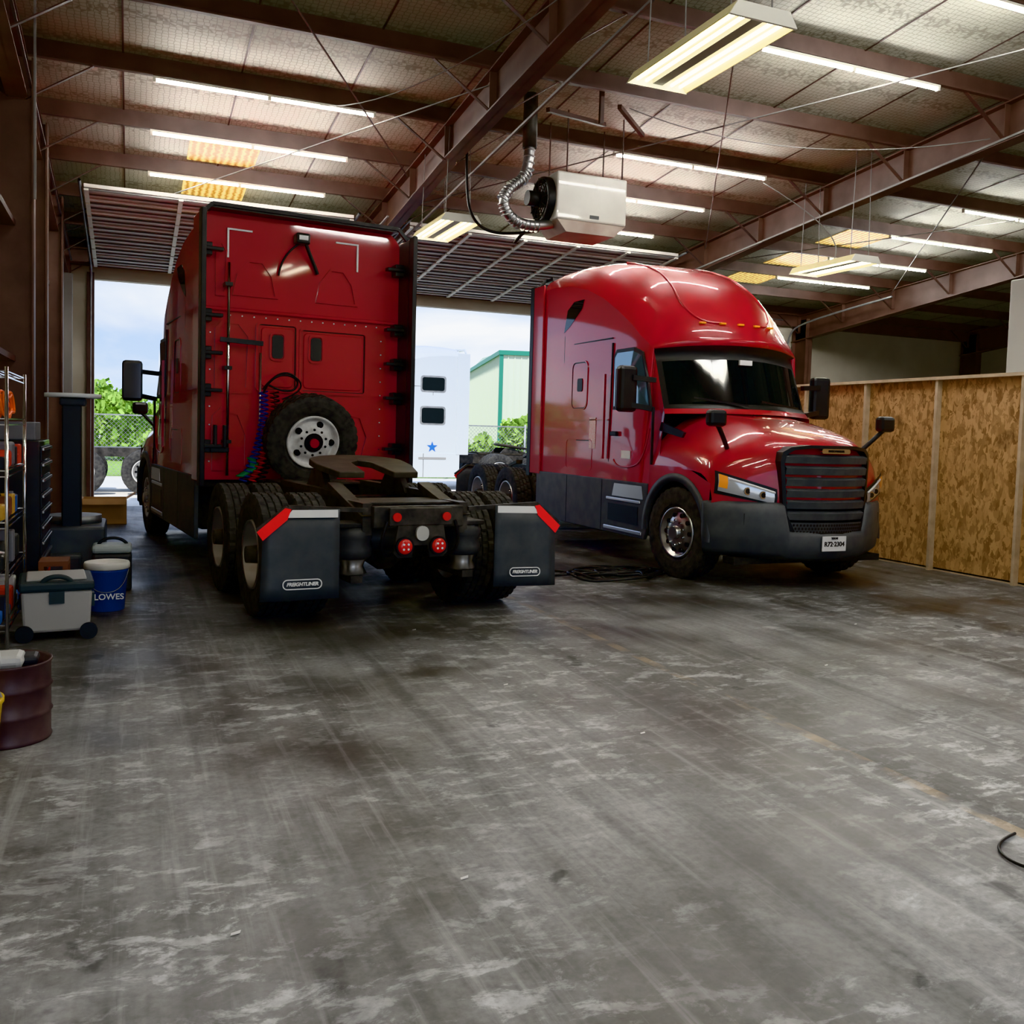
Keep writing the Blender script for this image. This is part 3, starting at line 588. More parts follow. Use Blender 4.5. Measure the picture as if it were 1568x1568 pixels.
# ------------------------------------------------------------------ building shell
def zr(y): return 5.33-.087*(y-10.87)
YB=18.6; YF=-4.; XL=-1.3; XR=24.
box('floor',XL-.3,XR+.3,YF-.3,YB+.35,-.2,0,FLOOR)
dzp=.2
def slope_quad(name,x0,x1,y0,y1,off,th,mat,par=None):
    V=[(x0,y0,zr(y0)+off),(x1,y0,zr(y0)+off),(x1,y1,zr(y1)+off),(x0,y1,zr(y1)+off)]; V+=[(a,b,c+th) for a,b,c in V]
    return add(name,V,BF,mat,par)
slope_quad('ceiling',XL-.3,XR+.3,YF-.3,YB+.3,dzp,.1,CEIL)
box('wall_left',XL-.2,XL,YF,YB,0,7,BEIGE)
box('wall_right',XR,XR+.2,YF,YB,0,7,BEIGE)
boxes('wall_back',[(XL,-.6,YB,YB+.2,0,4.85),(3.2,4.1,YB,YB+.2,0,4.85),(9.1,XR,YB,YB+.2,0,4.85),(-.6,3.2,YB,YB+.2,4.2,4.85),(4.1,9.1,YB,YB+.2,4.2,4.85)],BEIGE)
boxes('wall_front',[(XL,-.9,YF-.2,YF,0,6.8),(4.2,11.4,YF-.2,YF,0,6.8),(17.5,XR,YF-.2,YF,0,6.8),(XL,XR,YF-.2,YF,4.6,6.8)],BEIGE)
SF=empty('steel_frame')
V=[];F=[]
ys=[10.87+1.5*i for i in range(-9,6)]
for y in ys:
    if y>YB or y<YF: continue
    z=zr(y); o=len(V)
    P=[(y-.06,z+.02),(y-.06,z),(y,z),(y,z+.2),(y+.07,z+.2)]
    for x in (XL,XR):
        for a,b in P: V.append((x,a,b))
    for j in range(4): F.append((o+j,o+j+1,o+5+j+1,o+5+j))
add('purlins',V,F,BROWN,SF,solid=.012)
def ibeam_y(name,x,y0,y1,d0,d1,w=.2):
    V=[];F=[]
    for xa,xb,k in ((x-w/2,x+w/2,0),(x-.008,x+.008,1),(x-w/2,x+w/2,2)):
        o=len(V)
        for y,d in ((y0,d0),(y1,d1)):
            zt,zb=zr(y),zr(y)-d
            if k==1: a,b=zb,zt
            elif k==2: a,b=zb,zb+.02
            else: a,b=zt-.02,zt
            V+= [(xa,y,a),(xb,y,a),(xb,y,b),(xa,y,b)]
        F+=[(o,o+1,o+5,o+4),(o+1,o+2,o+6,o+5),(o+2,o+3,o+7,o+6),(o+3,o,o+4,o+7),(o,o+3,o+2,o+1),(o+4,o+5,o+6,o+7)]
    return add(name,V,F,BROWN,SF)
for x in (-1.08,3.62,9.45,15.3,21.):
    ibeam_y('rafter',x,YF,11,.62,.42); ibeam_y('rafter',x,11,YB,.42,.62)
    L=[]; S2=[]
    for y in ys:
        if y>YB-.2 or y<YF: continue
        z=zr(y)
        for s in (-1,1): L.append(((x+s*.08,y,z-.43),(x+s*.75,y,z+.03)))
        S2.append((x-.09,x+.09,y-.006,y+.006,z-.42,z-.01))
    bars('flange_braces',L,.045,BROWND,SF,h=.012); boxes('web_stiffeners',S2,BROWN,SF)
    y=YB-.3
    boxes('column',[(x-.1,x+.1,y-.25,y-.235,0,zr(y)-.1),(x-.1,x+.1,y+.235,y+.25,0,zr(y)-.1),(x-.008,x+.008,y-.25,y+.25,0,zr(y)-.1)],BROWN,SF)
for y in (10.9,12.6,15.4):
    boxes('column',[(XL,XL+.02,y-.1,y+.1,0,5.4-.087*(y-10.87)),(XL+.36,XL+.38,y-.1,y+.1,0,5.3-.087*(y-10.87)),(XL,XL+.38,y-.01,y+.01,0,5.3-.087*(y-10.87))],BROWN,SF)
boxes('girt',[(XL,XL+.2,-3,YB,z,z+.06) for z in (2.2,3.6)],BROWND,SF)
boxes('wall_girt',[(9.2,XR,YB-.2,YB,z,z+.06) for z in (2.3,3.0)],BROWND,SF)
boxes('eave_beam',[(XL,XR,YB-.2,YB,4.42,4.72)],BROWN,SF)
boxes('door_jamb',[(a-.12,a,YB-.12,YB,0,4.3) for a in (-.6,4.1)]+[(a,a+.12,YB-.12,YB,0,4.3) for a in (3.2,9.1)],BROWND,SF)
L=[]
for (a,b) in (((-1.0,4.5),(3.5,12.4)),((3.6,9.4),(-1.0,16.9)),((3.7,4.9),(9.4,13.9)),((9.4,4.9),(3.7,13.9)),((9.5,7.9),(15.2,15.4)),((15.2,7.9),(9.5,15.4))):
    L.append(((a[0],a[1],zr(a[1])-.12),(b[0],b[1],zr(b[1])-.12)))
bars('rod_bracing',L,.014,CONDUIT,SF)
bars('conduit',[((3.86,2,zr(2)-.62),(3.86,17,zr(17)-.55)),((3.4,13,zr(13)-.5),(3.4,18,zr(18)-.5)),((9.2,6,zr(6)-.5),(9.2,18,zr(18)-.5)),((-.95,9,zr(9)-.3),(-.95,18,zr(18)-.3))],.025,CONDUIT,SF)
bars('insulation_seams',[((x,YF,zr(YF)+.192),(x,YB,zr(YB)+.192)) for x in [XL+1.22*i for i in range(1,20)]],.018,BROWND,SF,h=.006)
tube('hanging_wire',[(3.9,5.5,zr(5.5)),(3.2,7,4.9),(2.4,9,4.7),(2.0,10.87,zr(10.87)-.02)],.006,CONDUIT,SF)
tube('hanging_wire',[(9.3,8,5.2),(8,8.6,4.95),(6.5,9,4.9),(5.2,9.3,5.3)],.006,CONDUIT,SF)
tube('hanging_wire',[(8.3,10.9,5.25),(9.2,10.5,4.7),(9.3,10.4,4.4),(9.2,10.4,4.2)],.008,CONDUIT,SF)
wi=0
for i,(x0,x1) in enumerate(((.72,1.62),(11.7,12.7))):
    for y in ((12.5,13.75),(14.0,15.25),(15.5,16.7)):
        if i==0 and y[0]>15: continue
        wi+=1; slope_quad('skylight_%d'%wi,x0,x1,y[0],y[1],dzp-.012,.01,SKYL)  # amber skylight panels set into the roof slope
# ------------------------------------------------------------------ strip lights
def strip(x0,y,L=2.44):
    z=zr(y)-.03; E=empty('strip_light',(x0,y-.03,z))
    box('lamp_housing',0,L,-.025,.025,.0,.025,WFIX,E)
    cyl('lamp_tube',(.03,0,-.018),(L/2-.02,0,-.018),.015,TUBE,E,8); cyl('lamp_tube',(L/2+.02,0,-.018),(L-.03,0,-.018),.015,TUBE,E,8)
    boxes('lamp_socket',[(0,.03,-.02,.02,-.036,.0),(L/2-.02,L/2+.02,-.02,.02,-.036,0),(L-.03,L,-.02,.02,-.036,0)],WFIX,E)
for y in (10.87,12.37,13.87,.37,3.37,-2.6): strip(.22,y)  # front rows of each run are unseen, added to brighten the foreground
for y in (6.37,7.87,10.87,12.37,13.87,.37,3.37): strip(5.85,y)
for y in (10.87,12.37,13.87,15.37,.37,3.37,6.37): strip(12.1,y)
def highbay(x0,x1,y0,y1,z):
    E=empty('hanging_fluorescent_fixture',((x0+x1)/2,(y0+y1)/2,z)); w=(x1-x0)/2; l=(y1-y0)/2
    prism('fixture_body',[(-w,0),(-w+.06,.09),(w-.06,.09),(w,0),(w-.01,0),(w-.07,.078),(-w+.07,.078),(-w+.01,0)],2*l,YFIX,E,'y',-l)
    for s in (-1,1): prism('fixture_end',[(-w,-.005),(-w+.06,.09),(w-.06,.09),(w,-.005)],.02,WFIX,E,'y',s*l-.01)
    box('ballast_channel',-.045,.045,-l+.01,l-.01,.025,.085,M('ballast_dark',(.2,.19,.16),.5),E)
    for cx in (-w+.075,-w+.15,w-.15,w-.075):
        cyl('lamp_tube',(cx,-l+.03,.03),(cx,l-.03,.03),.013,TUBE2,E,8)
    for cx in (-w+.112,w-.112): prism('reflector_ridge',[(cx-.02,.075),(cx,.035),(cx+.02,.075)],2*l-.04,YFIX,E,'y',-l+.02)
    for sx in (-1,1):
        for sy in (-1,1): bars('hanger_wire',[((sx*(w-.1),sy*l*.8,.09),(sx*(w-.1)*.8,sy*l*.8,zr((y0+y1)/2+sy*l*.8)-z+.15))],.008,CONDUIT,E)
highbay(3.42,3.94,4.9,6.17,4.24)
highbay(3.45,3.97,10.7,11.95,4.15)
highbay(8.95,9.47,9.8,11.05,4.05)
# ------------------------------------------------------------------ unit heater
H=empty('unit_heater',(4.60,10.0,4.10))
box('heater_case',.06,1.0,0,.6,.06,.62,HEAT,H,bevel=.02)
prism('heater_underside',[(.08,.06),(1.0,.06),(.85,-.08),(.2,-.08)],.56,M('heater_lower',(.5,.4,.32),.35,var=(3,(.32,.2,.15))),H,'y',.02)
prism('heater_badge',[(.5,.1),(.62,.1),(.62,.14),(.5,.14)],-.008,BLACK,H,'y',0)
lathe('fan_shroud',[(.12,.27),(-.02,.27),(-.04,.25),(-.02,.235),(.1,.23)],BLACK,H,T(0,.3,.33),32)
for i in range(5): lathe('fan_guard_ring',[(-.05,.045+.045*i),(-.042,.052+.045*i),(-.035,.045+.045*i)],MATTEB,H,T(0,.3,.33),28)
for i in range(6):
    a=pi*i/6; bars('fan_guard_spoke',[((-.05,.3+.25*math.cos(a),.33+.25*math.sin(a)),(-.05,.3-.25*math.cos(a),.33-.25*math.sin(a)))],.01,MATTEB,H)
for i in range(5):
    a=2*pi*i/5; add('fan_blade',[(.03,.3+.04*math.cos(a),.33+.04*math.sin(a)),(.0,.3+.22*math.cos(a-.3),.33+.22*math.sin(a-.3)),(.06,.3+.22*math.cos(a+.35),.33+.22*math.sin(a+.35))],[(0,1,2)],ZINC,H)
cyl('fan_motor',(-.2,.3,.33),(.05,.3,.33),.09,BLACK,H)
FLX=M('flex_duct',(.5,.5,.5),.35,.9)
path=[Vector(p) for p in ((.12,.25,.05),(-.1,.22,-.02),(-.35,.17,-.03),(-.53,.12,.06),(-.60,.1,.22),(-.50,.1,.37),(-.36,.1,.46),(-.28,.1,.6),(-.27,.1,.9))]
tube('flue_duct',path,.062,FLX,H,True,12)
for i in range(len(path)-1):
    for j in range(4):
        p=path[i].lerp(path[i+1],j/4); d=(path[i+1]-path[i]).normalized()
        if 0<i<len(path)-1: cyl('duct_corrugation',p-d*.008,p+d*.008,.070,FLX,H,20)
cyl('flue_pipe',(-.27,.1,.85),(-.27,.1,1.47),.085,GRIME,H)
for (x,y) in ((.2,.05),(.95,.05),(.2,.55),(.95,.55)): bars('hanger_rod',[((x,y,.55),(x,y,1.35))],.014,BROWND,H)
tube('gas_line',[(.15,.5,.1),(-.1,.5,.05),(-.2,.5,-.1),(-.22,.6,-.15)],.02,BLACK,H)
tube('gas_hose',[(.05,.5,0),(-.3,.5,-.08),(-.6,.5,-.1),(-.8,.6,.05),(-.85,.7,.4),(-.8,.8,1.2)],.018,BLACK,H)
bars('heater_mount_arms',[((-.5,-.9,.95),(.5,-.3,1.12)),((.2,-1.2,1.0),(.9,-.5,1.0)),((.35,-.5,1.05),(.35,-.5,1.5))],.045,BROWND,H)
# ------------------------------------------------------------------ overhead doors
def ohdoor(x0,x1,name='door_1',closed=False):
    E=empty(name)
    N=7
    y0,z0=18.35,4.42; y1,z1=14.25,4.86
    for i in range(N):
        a,b=i/N,(i+1)/N
        if closed:
            box('door_section',x0,x1,YB-.14,YB-.09,.6*i,.6*i+.59,DOORP,E)
            boxes('door_stile',[(x,x+.05,YB-.18,YB-.14,.6*i,.6*i+.59) for x in [x0+(x1-x0-.05)*j/4 for j in range(5)]],ZINC,E)
            box('door_stiffener',x0,x1,YB-.19,YB-.14,.6*i+.56,.6*i+.6,DSTIF,E)
            continue
        ya,za=y0+(y1-y0)*a,z0+(z1-z0)*a; yb,zb=y0+(y1-y0)*(b-.012),z0+(z1-z0)*(b-.012)
        V=[(x0,yb,zb),(x1,yb,zb),(x1,ya,za),(x0,ya,za)]; V+=[(p,q,r+.05) for p,q,r in V]
        add('door_section',V,BF,DOORP,E)
        bars('door_stiffener',[((x0,yb+.03,zb-.02),(x1,yb+.03,zb-.02)),((x0,(ya+yb)/2,(za+zb)/2-.01),(x1,(ya+yb)/2,(za+zb)/2-.01))],.03,DSTIF,E,h=.02)
        bars('door_edge_rail',[((x0,yb+.10,zb-.01),(x1,yb+.10,zb-.01)),((x0,ya-.08,za-.01),(x1,ya-.08,za-.01))],.05,DOORP,E,h=.02)
        nst=4 if x1-x0<4.5 else 6
        bars('door_stile',[((x,ya,za-.03),(x,yb,zb-.03)) for x in [x0+.03+(x1-x0-.06)*j/(nst-1) for j in range(nst)]],.06,WFIX,E,h=.03)
    for x in (x0-.05,x1+.05):
        if not closed:
            tube('door_track',[(x,YB-.1,0),(x,YB-.1,3.7),(x,YB-.1,4.3),(x,18.3,4.44),(x,17.8,4.5),(x,14.1,4.9)],.022,ZINC,E,True)
        else: tube('door_track',[(x,YB-.2,0),(x,YB-.2,3.9),(x,YB-.4,4.3),(x,17.8,4.45),(x,15,4.7)],.022,ZINC,E,True)
    cyl('torsion_shaft',(x0,YB-.2,4.55),(x1,YB-.2,4.55),.014,ZINC,E)
    cyl('torsion_spring',((x0+x1)/2-.8,YB-.2,4.55),((x0+x1)/2+.8,YB-.2,4.55),.04,MATTEB,E)
    return E
ohdoor(-.6,3.2,'door_1'); ohdoor(4.1,9.1,'door_2'); ohdoor(10.6,14.8,'door_3',True)
# ------------------------------------------------------------------ OSB partition
P=empty('osb_partition_wall')
for i in range(8):
    y0=2.62+1.22*i
    box('osb_sheet',9.5,9.512,y0+.002,y0+1.218,.02,2.42,OSB,P)
boxes('stud',[(9.42,9.5,2.6+1.22*i-.02,2.6+1.22*i+.02,.0,2.42) for i in range(9)],WOOD,P)
boxes('plate_board',[(9.40,9.53,2.6,12.4,2.42,2.46),(9.5,9.53,2.6,12.4,0,.04)],WOOD,P)
boxes('rear_stud',[(9.512,9.6,3.2+1.22*i-.02,3.2+1.22*i+.02,0,2.42) for i in range(8)],WOOD,P)
W=empty('white_storage_unit'); box('unit_shell',12.45,15.5,9.6,10.2,0,4.15,M('unit_white',(.7,.69,.64),.6),W,bevel=.02)
boxes('unit_frame',[(12.42,12.5,9.57,9.62,0,4.18),(12.42,15.5,9.57,9.62,4.1,4.2)],ZINC,W)
# ------------------------------------------------------------------ left-side clutter
def wire_shelf(x0,x1,y0,y1,h,name):
    E=empty(name)
    for x in (x0,x1):
        for y in (y0,y1): cyl('post',(x,y,0),(x,y,h),.0125,CHROME,E,12)
    for z in (.2,.55,.9,1.25,1.6,h-.03):
        L=[((x0,y0,z),(x1,y0,z)),((x0,y1,z),(x1,y1,z)),((x0,y0,z),(x0,y1,z)),((x1,y0,z),(x1,y1,z)),((x0,y0,z-.04),(x1,y0,z-.04)),((x1,y0,z-.04),(x1,y1,z-.04))]
        L+=[((x0+(x1-x0)*i/10,y0,z),(x0+(x1-x0)*i/10,y1,z)) for i in range(1,10)]
        bars('shelf_wires',L,.008,CHROME,E)
    return E
S=wire_shelf(-1.22,-.76,7.0,8.15,1.95,'wire_shelf')
cs=[(.5,.04,.02),(.02,.1,.38),(.6,.6,.58),(.04,.04,.045),(.6,.33,.06),(.04,.04,.04),(.2,.2,.22),(.16,.06,.04)]
CM=[M('clutter_%d'%i,c,.5) for i,c in enumerate(cs)]
for z in (.2,.55,.9,1.25):
    y=7.05
    while y<8.0:
        w=random.uniform(.08,.2); h=random.uniform(.06,.24); d=random.uniform(.15,.35)
        m=random.choice(CM); rr_=random.random()
        if rr_<.35: box('stored_box',-.78-d,-.78,y,y+w,z+.006,z+h,m,S,bevel=.01)
        elif rr_<.6:
            box('stored_tool_case',-.78-d,-.78,y,y+w,z+.006,z+h*.8,m,S,bevel=.02); tube('case_handle',[(-.78-d*.5,y+.02,z+h*.78),(-.78-d*.5,y+.03,z+h*.95),(-.78-d*.5,y+w-.03,z+h*.95),(-.78-d*.5,y+w-.02,z+h*.78)],.008,BLACK,S)
        else:
            lathez('stored_can',[(0,.0),(0,w/2),(h*.8,w/2),(h*.9,w/4),(h,w/4),(h,0)],m,S,(-.80-w/2,y+w/2,z+.006),20)
        y+=w+.02
pts=[]
for i in range(110): a=i*.5; pts.append((-.84+.05*math.sin(i*.21),7.5+.24*math.cos(a)*(1-.1*math.sin(i)),1.70+.08*math.sin(a)+.03*math.sin(i*1.3)))
tube('orange_cord',pts,.010,M('orange_cord',(.9,.14,.01),.5),S)
TC=empty('tool_chest',(-1.2,8.75,0))
box('chest_body',0,.5,0,1.0,.12,1.42,M('chest_black',(.025,.025,.027),.35,coat=.5),TC,bevel=.01)
DF=M('drawer_face',(.04,.04,.045),.35)
for i in range(9):
    z=.17+.135*i
    box('drawer_front',.5,.512,.03,.97,z,z+.12,DF if i else CM[0],TC,bevel=.004)
    box('drawer_pull',.512,.53,.05,.95,z+.085,z+.11,ALU,TC,bevel=.004)
for x in (.08,.42):
    for y in (.1,.9): cyl('caster',(x,y-.02,.06),(x,y+.02,.06),.06,BLACK,TC,16)
box('dark_box_on_top',.1,.45,.2,.7,1.42,1.58,CM[6],TC,bevel=.01); box('white_box_on_top',.15,.4,.72,.95,1.42,1.52,CM[2],TC,bevel=.01)
G=empty('tire_changer',(-.52,10.2,0))
box('base_cabinet',-.35,.3,-.2,.75,.02,.55,DGREY,G,bevel=.03)
box('side_pedestal',-.35,.1,-.45,-.2,.02,.3,DGREY,G,bevel=.03)
box('mast_column',-.1,.08,-.08,.08,.5,1.8,BLACK,G,bevel=.015)
cyl('top_tray',(-.0,0,1.83),(-.0,0,1.87),.26,M('tray_white',(.75,.78,.8),.4),G,32)
box('mast_head',-.12,.12,-.12,.12,1.75,1.83,DGREY,G,bevel=.02)
cyl('turntable',(.0,.3,.55),(.0,.3,.63),.26,ZINC,G,32)
bars('tool_arm',[((0,0,1.6),(.0,.45,1.6)),((.0,.4,1.6),(.0,.4,.8))],.05,ZINC,G)
BCH=empty('battery_charger',(-.12,9.5,0)); box('charger_case',-.2,.15,-.15,.15,.0,.36,M('charger_dark',(.05,.05,.05),.5),BCH,bevel=.03); box('charger_lid',-.2,.15,-.15,.15,.36,.44,M('charger_grey',(.45,.5,.48),.5),BCH,bevel=.03)
tube('charger_handle',[(-.15,0,.42),(-.12,0,.52),(.08,0,.52),(.11,0,.42)],.015,BLACK,BCH)
B=empty('blue_bucket',(-.17,8.5,0))
lathez('bucket_body',[(0,0),(0,.135),(.005,.14),(.33,.165),(.335,.172),(.345,.172),(.35,.166),(.36,.168)],M('bucket_blue',(.008,.035,.24),.35),B)
lathez('bucket_lid',[(.355,.176),(.36,.182),(.395,.182),(.41,.176),(.41,.15),(.40,.14),(.40,0)],M('lid_white',(.75,.73,.66),.5),B)
tube('bucket_bail',[(-.17,-.02,.34),(-.14,-.14,.2),(0,-.2,.14),(.14,-.14,.2),(.17,-.02,.34)],.004,ZINC,B)
text('bucket_text','LOWES',.07,WHT,B,T(.02,-.158,.13)@R(pi/2,'X'))
C=empty('cooler_box',(-.5,7.62,0)); Cg=M('cooler_grey',(.4,.39,.37),.5); Cd=M('cooler_dark',(.035,.045,.05),.5)
C.rotation_euler=(0,0,.08)
prism('cooler_tub',[(-.22,.06),(.22,.06),(.235,.36),(-.235,.36)],.52,Cg,C,'y',-.26,bevel=.02)
box('cooler_lid',-.25,.25,-.28,.28,.36,.43,Cd,C,bevel=.02); box('cooler_lid_top',-.2,.2,-.2,.22,.425,.445,Cg,C,bevel=.01)
tube('cooler_handle',[(-.10,-.24,.40),(-.10,-.26,.49),(.10,-.26,.49),(.10,-.24,.40)],.018,Cd,C)
for s in (-1,1): cyl('cooler_wheel',(s*.21,-.29,.06),(s*.21,-.23,.06),.06,BLACK,C,24)
boxes('cooler_foot',[(-.2,.2,.18,.26,0,.07),(-.25,-.2,-.05,.05,.2,.3),(.2,.26,-.05,.05,.2,.3),(-.05,.05,-.27,-.255,.27,.36)],Cd,C)
D=empty('steel_drum',(-.56,5.15,0)); DM=M('drum_brown',(.07,.05,.055),.4,.3,var=(5,(.15,.11,.11)),bump=.2)
lathez('drum_body',[(0,0),(0,.2),(.01,.205),(.02,.2),(.13,.2),(.14,.208),(.15,.2),(.26,.2),(.27,.208),(.28,.2),(.38,.2),(.39,.208),(.40,.205),(.39,.19),(.36,.188),(.36,0)],DM,D)
box('rag',-.12,.08,-.1,.1,.36,.43,CM[2],D,bevel=.03); box('rag_dark',.0,.14,-.02,.12,.36,.41,CM[3],D,bevel=.02)
cyl('can',(-.06,-.1,.36),(-.06,-.1,.46),.045,CM[2],D)
Yb=empty('yellow_bucket',(-.70,4.70,0)); lathez('bucket_body',[(0,0),(0,.14),(.3,.17),(.31,.178),(.33,.178),(.33,.165),(.05,.13),(.05,0)],M('bucket_yellow',(.8,.5,.02),.4),Yb)
tube('bucket_bail',[(-.17,0,.32),(-.14,.0,.42),(0,0,.48),(.14,0,.42),(.17,0,.32)],.005,ZINC,Yb)
K=empty('cardboard_box',(-.35,15.8,0)); KM=M('cardboard',(.42,.25,.13),.8,var=(4,(.36,.21,.11)))
boxes('box_sides',[(-.32,.32,-.25,-.24,0,.4),(-.32,.32,.24,.25,0,.4),(-.32,-.31,-.24,.24,0,.4),(.31,.32,-.24,.24,0,.4),(-.32,.32,-.25,.25,0,.01)],KM,K)
add('box_flaps',[(-.32,-.25,.4),(.32,-.25,.4),(.3,-.4,.32),(-.3,-.4,.32),(-.32,-.25,.4),(-.32,.25,.4),(-.48,.23,.46),(-.48,-.23,.46),(.32,-.25,.4),(.32,.25,.4),(.45,.23,.48),(.45,-.23,.48)],[(0,1,2,3),(4,5,6,7),(8,9,10,11)],KM,K,solid=.005)
BR=empty('brown_step_stool',(-.56,8.5,0)); boxes('stool_parts',[(-.12,.1,-.15,.15,.40,.44),(-.12,-.08,-.15,-.11,0,.4),(.06,.1,-.15,-.11,0,.4),(-.12,-.08,.11,.15,0,.4),(.06,.1,.11,.15,0,.4)],M('stool_brown',(.16,.07,.045),.6),BR)
WB=empty('wall_electrical_boxes'); boxes('panel_box',[(XL,XL+.14,11.6,12.1,1.5,2.2),(XL,XL+.12,13.2,13.6,1.4,1.9),(XL,XL+.14,14.2,14.8,2.4,3.0),(XL,XL+.4,17.4,17.5,.9,4.1)],CONDUIT,WB,bevel=.01)
bars('panel_conduit',[((XL+.06,11.85,2.2),(XL+.06,11.85,5.1)),((XL+.06,13.4,1.9),(XL+.06,13.4,5.0)),((XL+.5,9.5,3.6),(XL+.5,9.5,5.4))],.02,CONDUIT,WB)
# ------------------------------------------------------------------ floor cables
pts=[]
for i in range(140):
    a=i*.42; rx=.46+.2*math.sin(i*.37); ry=.26+.12*math.cos(i*.23)
    pts.append((5.1+rx*math.cos(a)+.14*math.sin(i*.11),9.1+ry*math.sin(a)+.05*math.cos(i*.17),.014+.014*(i%6)))
pts+= [(4.8,9.3,.012),(4.5,9.7,.012),(4.4,10.2,.012),(4.7,10.9,.012),(4.9,12,.012),(4.6,13,.012)]
A=empty('air_hose'); tube('hose',pts,.014,BLACK,A)
cyl('hose_fitting',(5.35,9.5,.03),(5.45,9.45,.03),.015,M('red_fit',(.6,.02,.02),.4),A,12)
A2=empty('floor_cable'); tube('cable',[(3.38,2.60,.01),(3.22,2.57,.01),(3.13,2.46,.01),(3.14,2.33,.01),(3.3,2.24,.01),(3.6,2.2,.01)],.006,BLACK,A2)
for i,(x,y) in enumerate(((2.55,4.2),(1.1,3.0),(2.1,7.0),(2.2,5.3),(4.6,5.1),(.3,2.9),(5.9,6.2))):
    add('paper_scrap',[(x,y,.003),(x+.03,y+.005,.004),(x+.035,y+.02,.006),(x+.004,y+.016,.003)],[(0,1,2,3)],WHT)
# ------------------------------------------------------------------ exterior
GR=M('yard_concrete',(.5,.48,.44),.85,var=(.6,(.62,.6,.56)),bump=.1)
box('ground',-60,120,YB+.35,140,-.25,-.05,GR)
box('ground_front',-60,80,-80,YF-.3,-.25,-.05,GR)
box('ground_side',-60,XL-.3,YF-.3,YB+.35,-.25,-.05,GR)
GRASS=M('grass',(.14,.26,.04),.9,var=(3,(.24,.36,.08)))
box('grass_strip',-50,100,30.5,60,-.2,-.03,GRASS)
FN=empty('chain_link_fence')
FY=30; L=[]
x=-14.
while x<32:
    L.append(((x,FY,0),(x+1.8,FY,1.8))); L.append(((x+1.8,FY,0),(x,FY,1.8))); x+=.13
bars('fence_mesh',L,.008,ZINC,FN)
for i in range(17): cyl('fence_post',(-14+3*i,FY,0),(-14+3*i,FY,1.9),.035,ZINC,FN,12)
bars('fence_rail',[((-14,FY,1.82),(33,FY,1.82))],.04,ZINC,FN)
LEAF=M('tree_leaves',(.15,.30,.04),.7,var=(1.5,(.38,.55,.12)))
BARK=M('bark',(.12,.08,.05),.9)
def tree(x,y,h,w,name='tree',n=2600):
    E=empty(name,(x,y,-.03))
    if h>2.5:
        cyl('trunk',(0,0,0),(0,0,h*.5),.18,BARK,E,10,r2=.1)
        bars('branches',[((0,0,h*.35),(w*.4,0,h*.7)),((0,0,h*.35),(-w*.4,.2,h*.7)),((0,0,h*.4),(0,-w*.3,h*.75))],.08,BARK,E)
    V=[];F=[]; blobs=[(random.uniform(-w,w)*.6,random.uniform(-w,w)*.5,random.uniform(.3,.8)*h,random.uniform(.25,.4)*w) for _ in range(11)]
    for _ in range(n):
        bx,by,bz,br=random.choice(blobs); d=Vector((random.gauss(0,1),random.gauss(0,1),random.gauss(0,1))).normalized()*br*random.uniform(.7,1.05)
        p=Vector((bx,by,max(bz,.2)))+d
        if p.z<.2: p.z=.2
        s=random.uniform(.07,.17); q=Euler((random.uniform(0,6),random.uniform(0,6),random.uniform(0,6))).to_matrix(); o=len(V)
        for a,b in ((-1,-.5),(1,-.5),(1,.5),(-1,.5)): V.append(p+q@Vector((a*s,b*s,0)))
        F.append((o,o+1,o+2,o+3))
    add('foliage',V,F,LEAF,E)
for x,y,h,w in ((-5,42,3.4,2.8),(-2.2,44,3.5,2.8),(.6,43,3.0,2.6),(3.5,45,3.2,2.6),(-9,44,3.6,3),(8.5,46,3,2.6)): tree(x,y,h,w)
for x,y,h,w in ((10.8,31.8,1.3,.9),(12,31.6,1.6,1.0),(13.5,31.8,2.3,1.3),(15,31.8,1.5,1.2),(1,32,1.2,1.1),(-2,32,1.2,1.1)): tree(x,y,h,w,'bush',1200)
NB=empty('metal_building',(15.2,38,-.05),math.radians(-14)); MB=M('building_beige',(.58,.6,.52),.6); MG=M('green_trim',(.03,.22,.16),.5)
box('building_body',0,22,0,14,0,5.2,MB,NB)
prism('building_gable',[(0,5.2),(14,5.2),(7,5.5)],22,MB,NB,'x',0)
boxes('siding_ribs',[(.3*i,.3*i+.05,-.03,0,0,5.2) for i in range(73)],MB,NB)
boxes('siding_ribs_side',[(-.03,0,.3*i,.3*i+.05,0,5.2) for i in range(46)],MB,NB)
boxes('green_trim',[(-.06,.1,-.06,.1,0,5.25),(-.1,22.1,-.1,.05,5.1,5.3),(-.1,.05,0,14,5.1,5.3)],MG,NB)
TR=empty('flatbed_trailer',(-.4,23.6,-.05))
boxes('trailer_frame',[(-4,4,-.5,-.38,.85,1.02),(-4,4,.4,.5,.85,1.02),(-4,4,-.5,.5,1.02,1.06),(-4,-3.9,-1.1,1.1,.95,1.1)],GRIME,TR)
for x in (-2.2,-.6,.75,2.1):
    for s in (-1,1):
        mx=T(x,s*.95,.52)@R(s*pi/2,'Z'); tyre('trailer_tyre',TR,mx); rim('trailer_wheel',TR,mx,STEELW,'dual')
    cyl('trailer_axle',(x,-.9,.52),(x,.9,.52),.06,GRIME,TR)
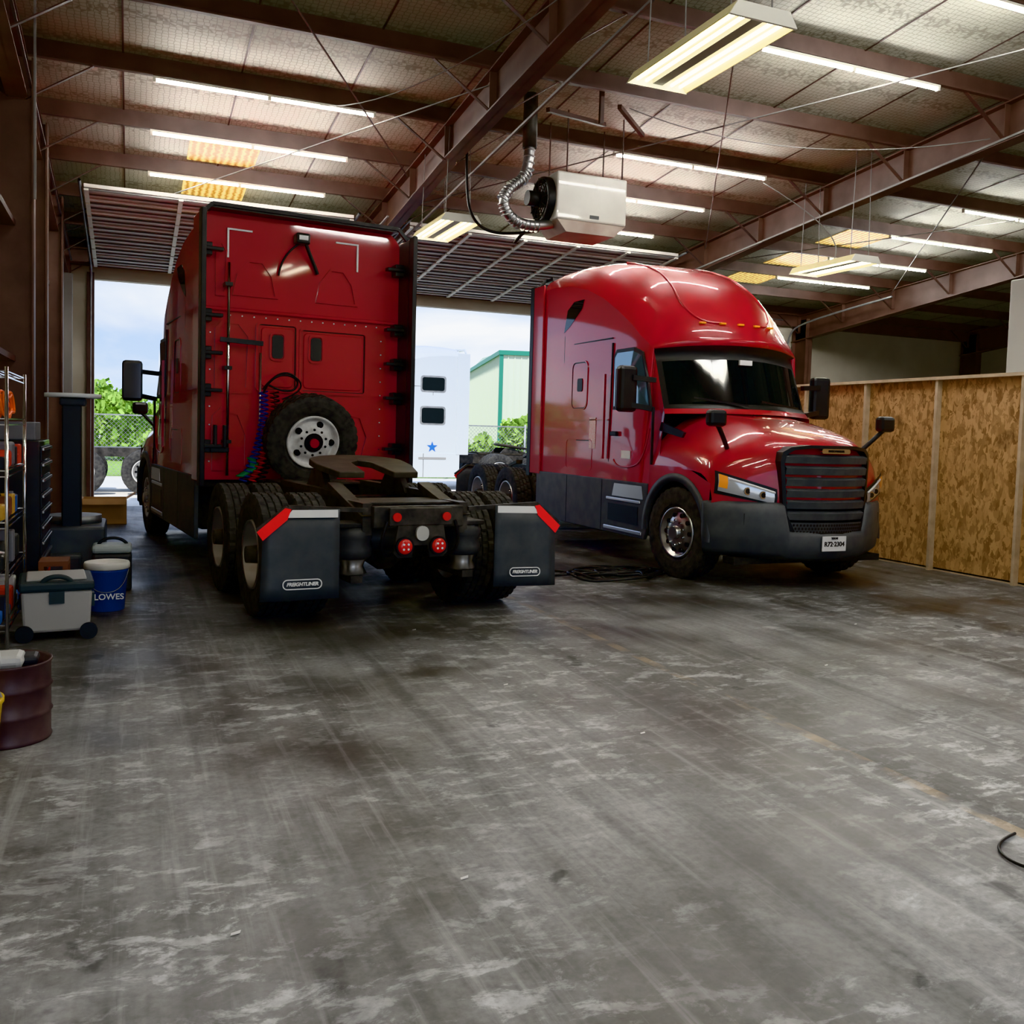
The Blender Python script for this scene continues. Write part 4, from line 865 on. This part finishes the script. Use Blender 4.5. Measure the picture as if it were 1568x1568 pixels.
# ------------------------------------------------------------------ world & sun
w=bpy.data.worlds.new('World'); bpy.context.scene.world=w; w.use_nodes=True
n=w.node_tree.nodes; l=w.node_tree.links; bg=n['Background']
tc=n.new('ShaderNodeTexCoord'); sx=n.new('ShaderNodeSeparateXYZ'); l.new(tc.outputs['Generated'],sx.inputs['Vector'])
r=n.new('ShaderNodeValToRGB'); e=r.color_ramp.elements; e[0].position=0; e[0].color=(.62,.78,1,1); e[1].position=.35; e[1].color=(.22,.45,.95,1); l.new(sx.outputs['Z'],r.inputs['Fac'])
nz=n.new('ShaderNodeTexNoise'); nz.inputs['Scale'].default_value=4.2; nz.inputs['Detail'].default_value=8; nz.inputs['Distortion'].default_value=.3
mp=n.new('ShaderNodeMapping'); mp.inputs['Scale'].default_value=(1,1,2.6); l.new(tc.outputs['Generated'],mp.inputs['Vector']); l.new(mp.outputs['Vector'],nz.inputs['Vector'])
r2=n.new('ShaderNodeValToRGB'); e=r2.color_ramp.elements; e[0].position=.42; e[0].color=(0,0,0,1); e[1].position=.66; e[1].color=(1,1,1,1); l.new(nz.outputs['Fac'],r2.inputs['Fac'])
mx=n.new('ShaderNodeMix'); mx.data_type='RGBA'; l.new(r2.outputs['Color'],mx.inputs['Factor']); l.new(r.outputs['Color'],mx.inputs['A']); mx.inputs['B'].default_value=(1.1,1.12,1.15,1)
l.new(mx.outputs['Result'],bg.inputs['Color']); bg.inputs['Strength'].default_value=.68
sd=bpy.data.lights.new('Sun','SUN'); sd.energy=2.2; sd.angle=.02; sd.color=(1,.96,.88); so=bpy.data.objects.new('sun',sd); COL.objects.link(so)
so.rotation_euler=Euler((math.radians(28),math.radians(-18),0))
# ------------------------------------------------------------------ camera
f=1720; a=math.radians(22.7); p=.0546; rr=.028
fw=Vector((math.sin(a)*math.cos(p),math.cos(a)*math.cos(p),-math.sin(p))); rt=Vector((math.cos(a),-math.sin(a),0)); up=rt.cross(fw)
rt2=rt*math.cos(rr)+up*math.sin(rr); up2=up*math.cos(rr)-rt*math.sin(rr)
cd=bpy.data.cameras.new('Camera'); cam=bpy.data.objects.new('camera',cd); COL.objects.link(cam)
m=Matrix((( rt2.x,up2.x,-fw.x,0),(rt2.y,up2.y,-fw.y,0),(rt2.z,up2.z,-fw.z,1.6),(0,0,0,1))); cam.matrix_world=m
cd.sensor_width=36; cd.lens=36*f/1920; cd.shift_y=-54/1920; cd.clip_end=500
bpy.context.scene.camera=cam
vs=bpy.context.scene.view_settings
for vt in ('Khronos PBR Neutral','AgX'):
    try: vs.view_transform=vt; break
    except Exception: pass
vs.exposure=1.2; vs.gamma=1.1
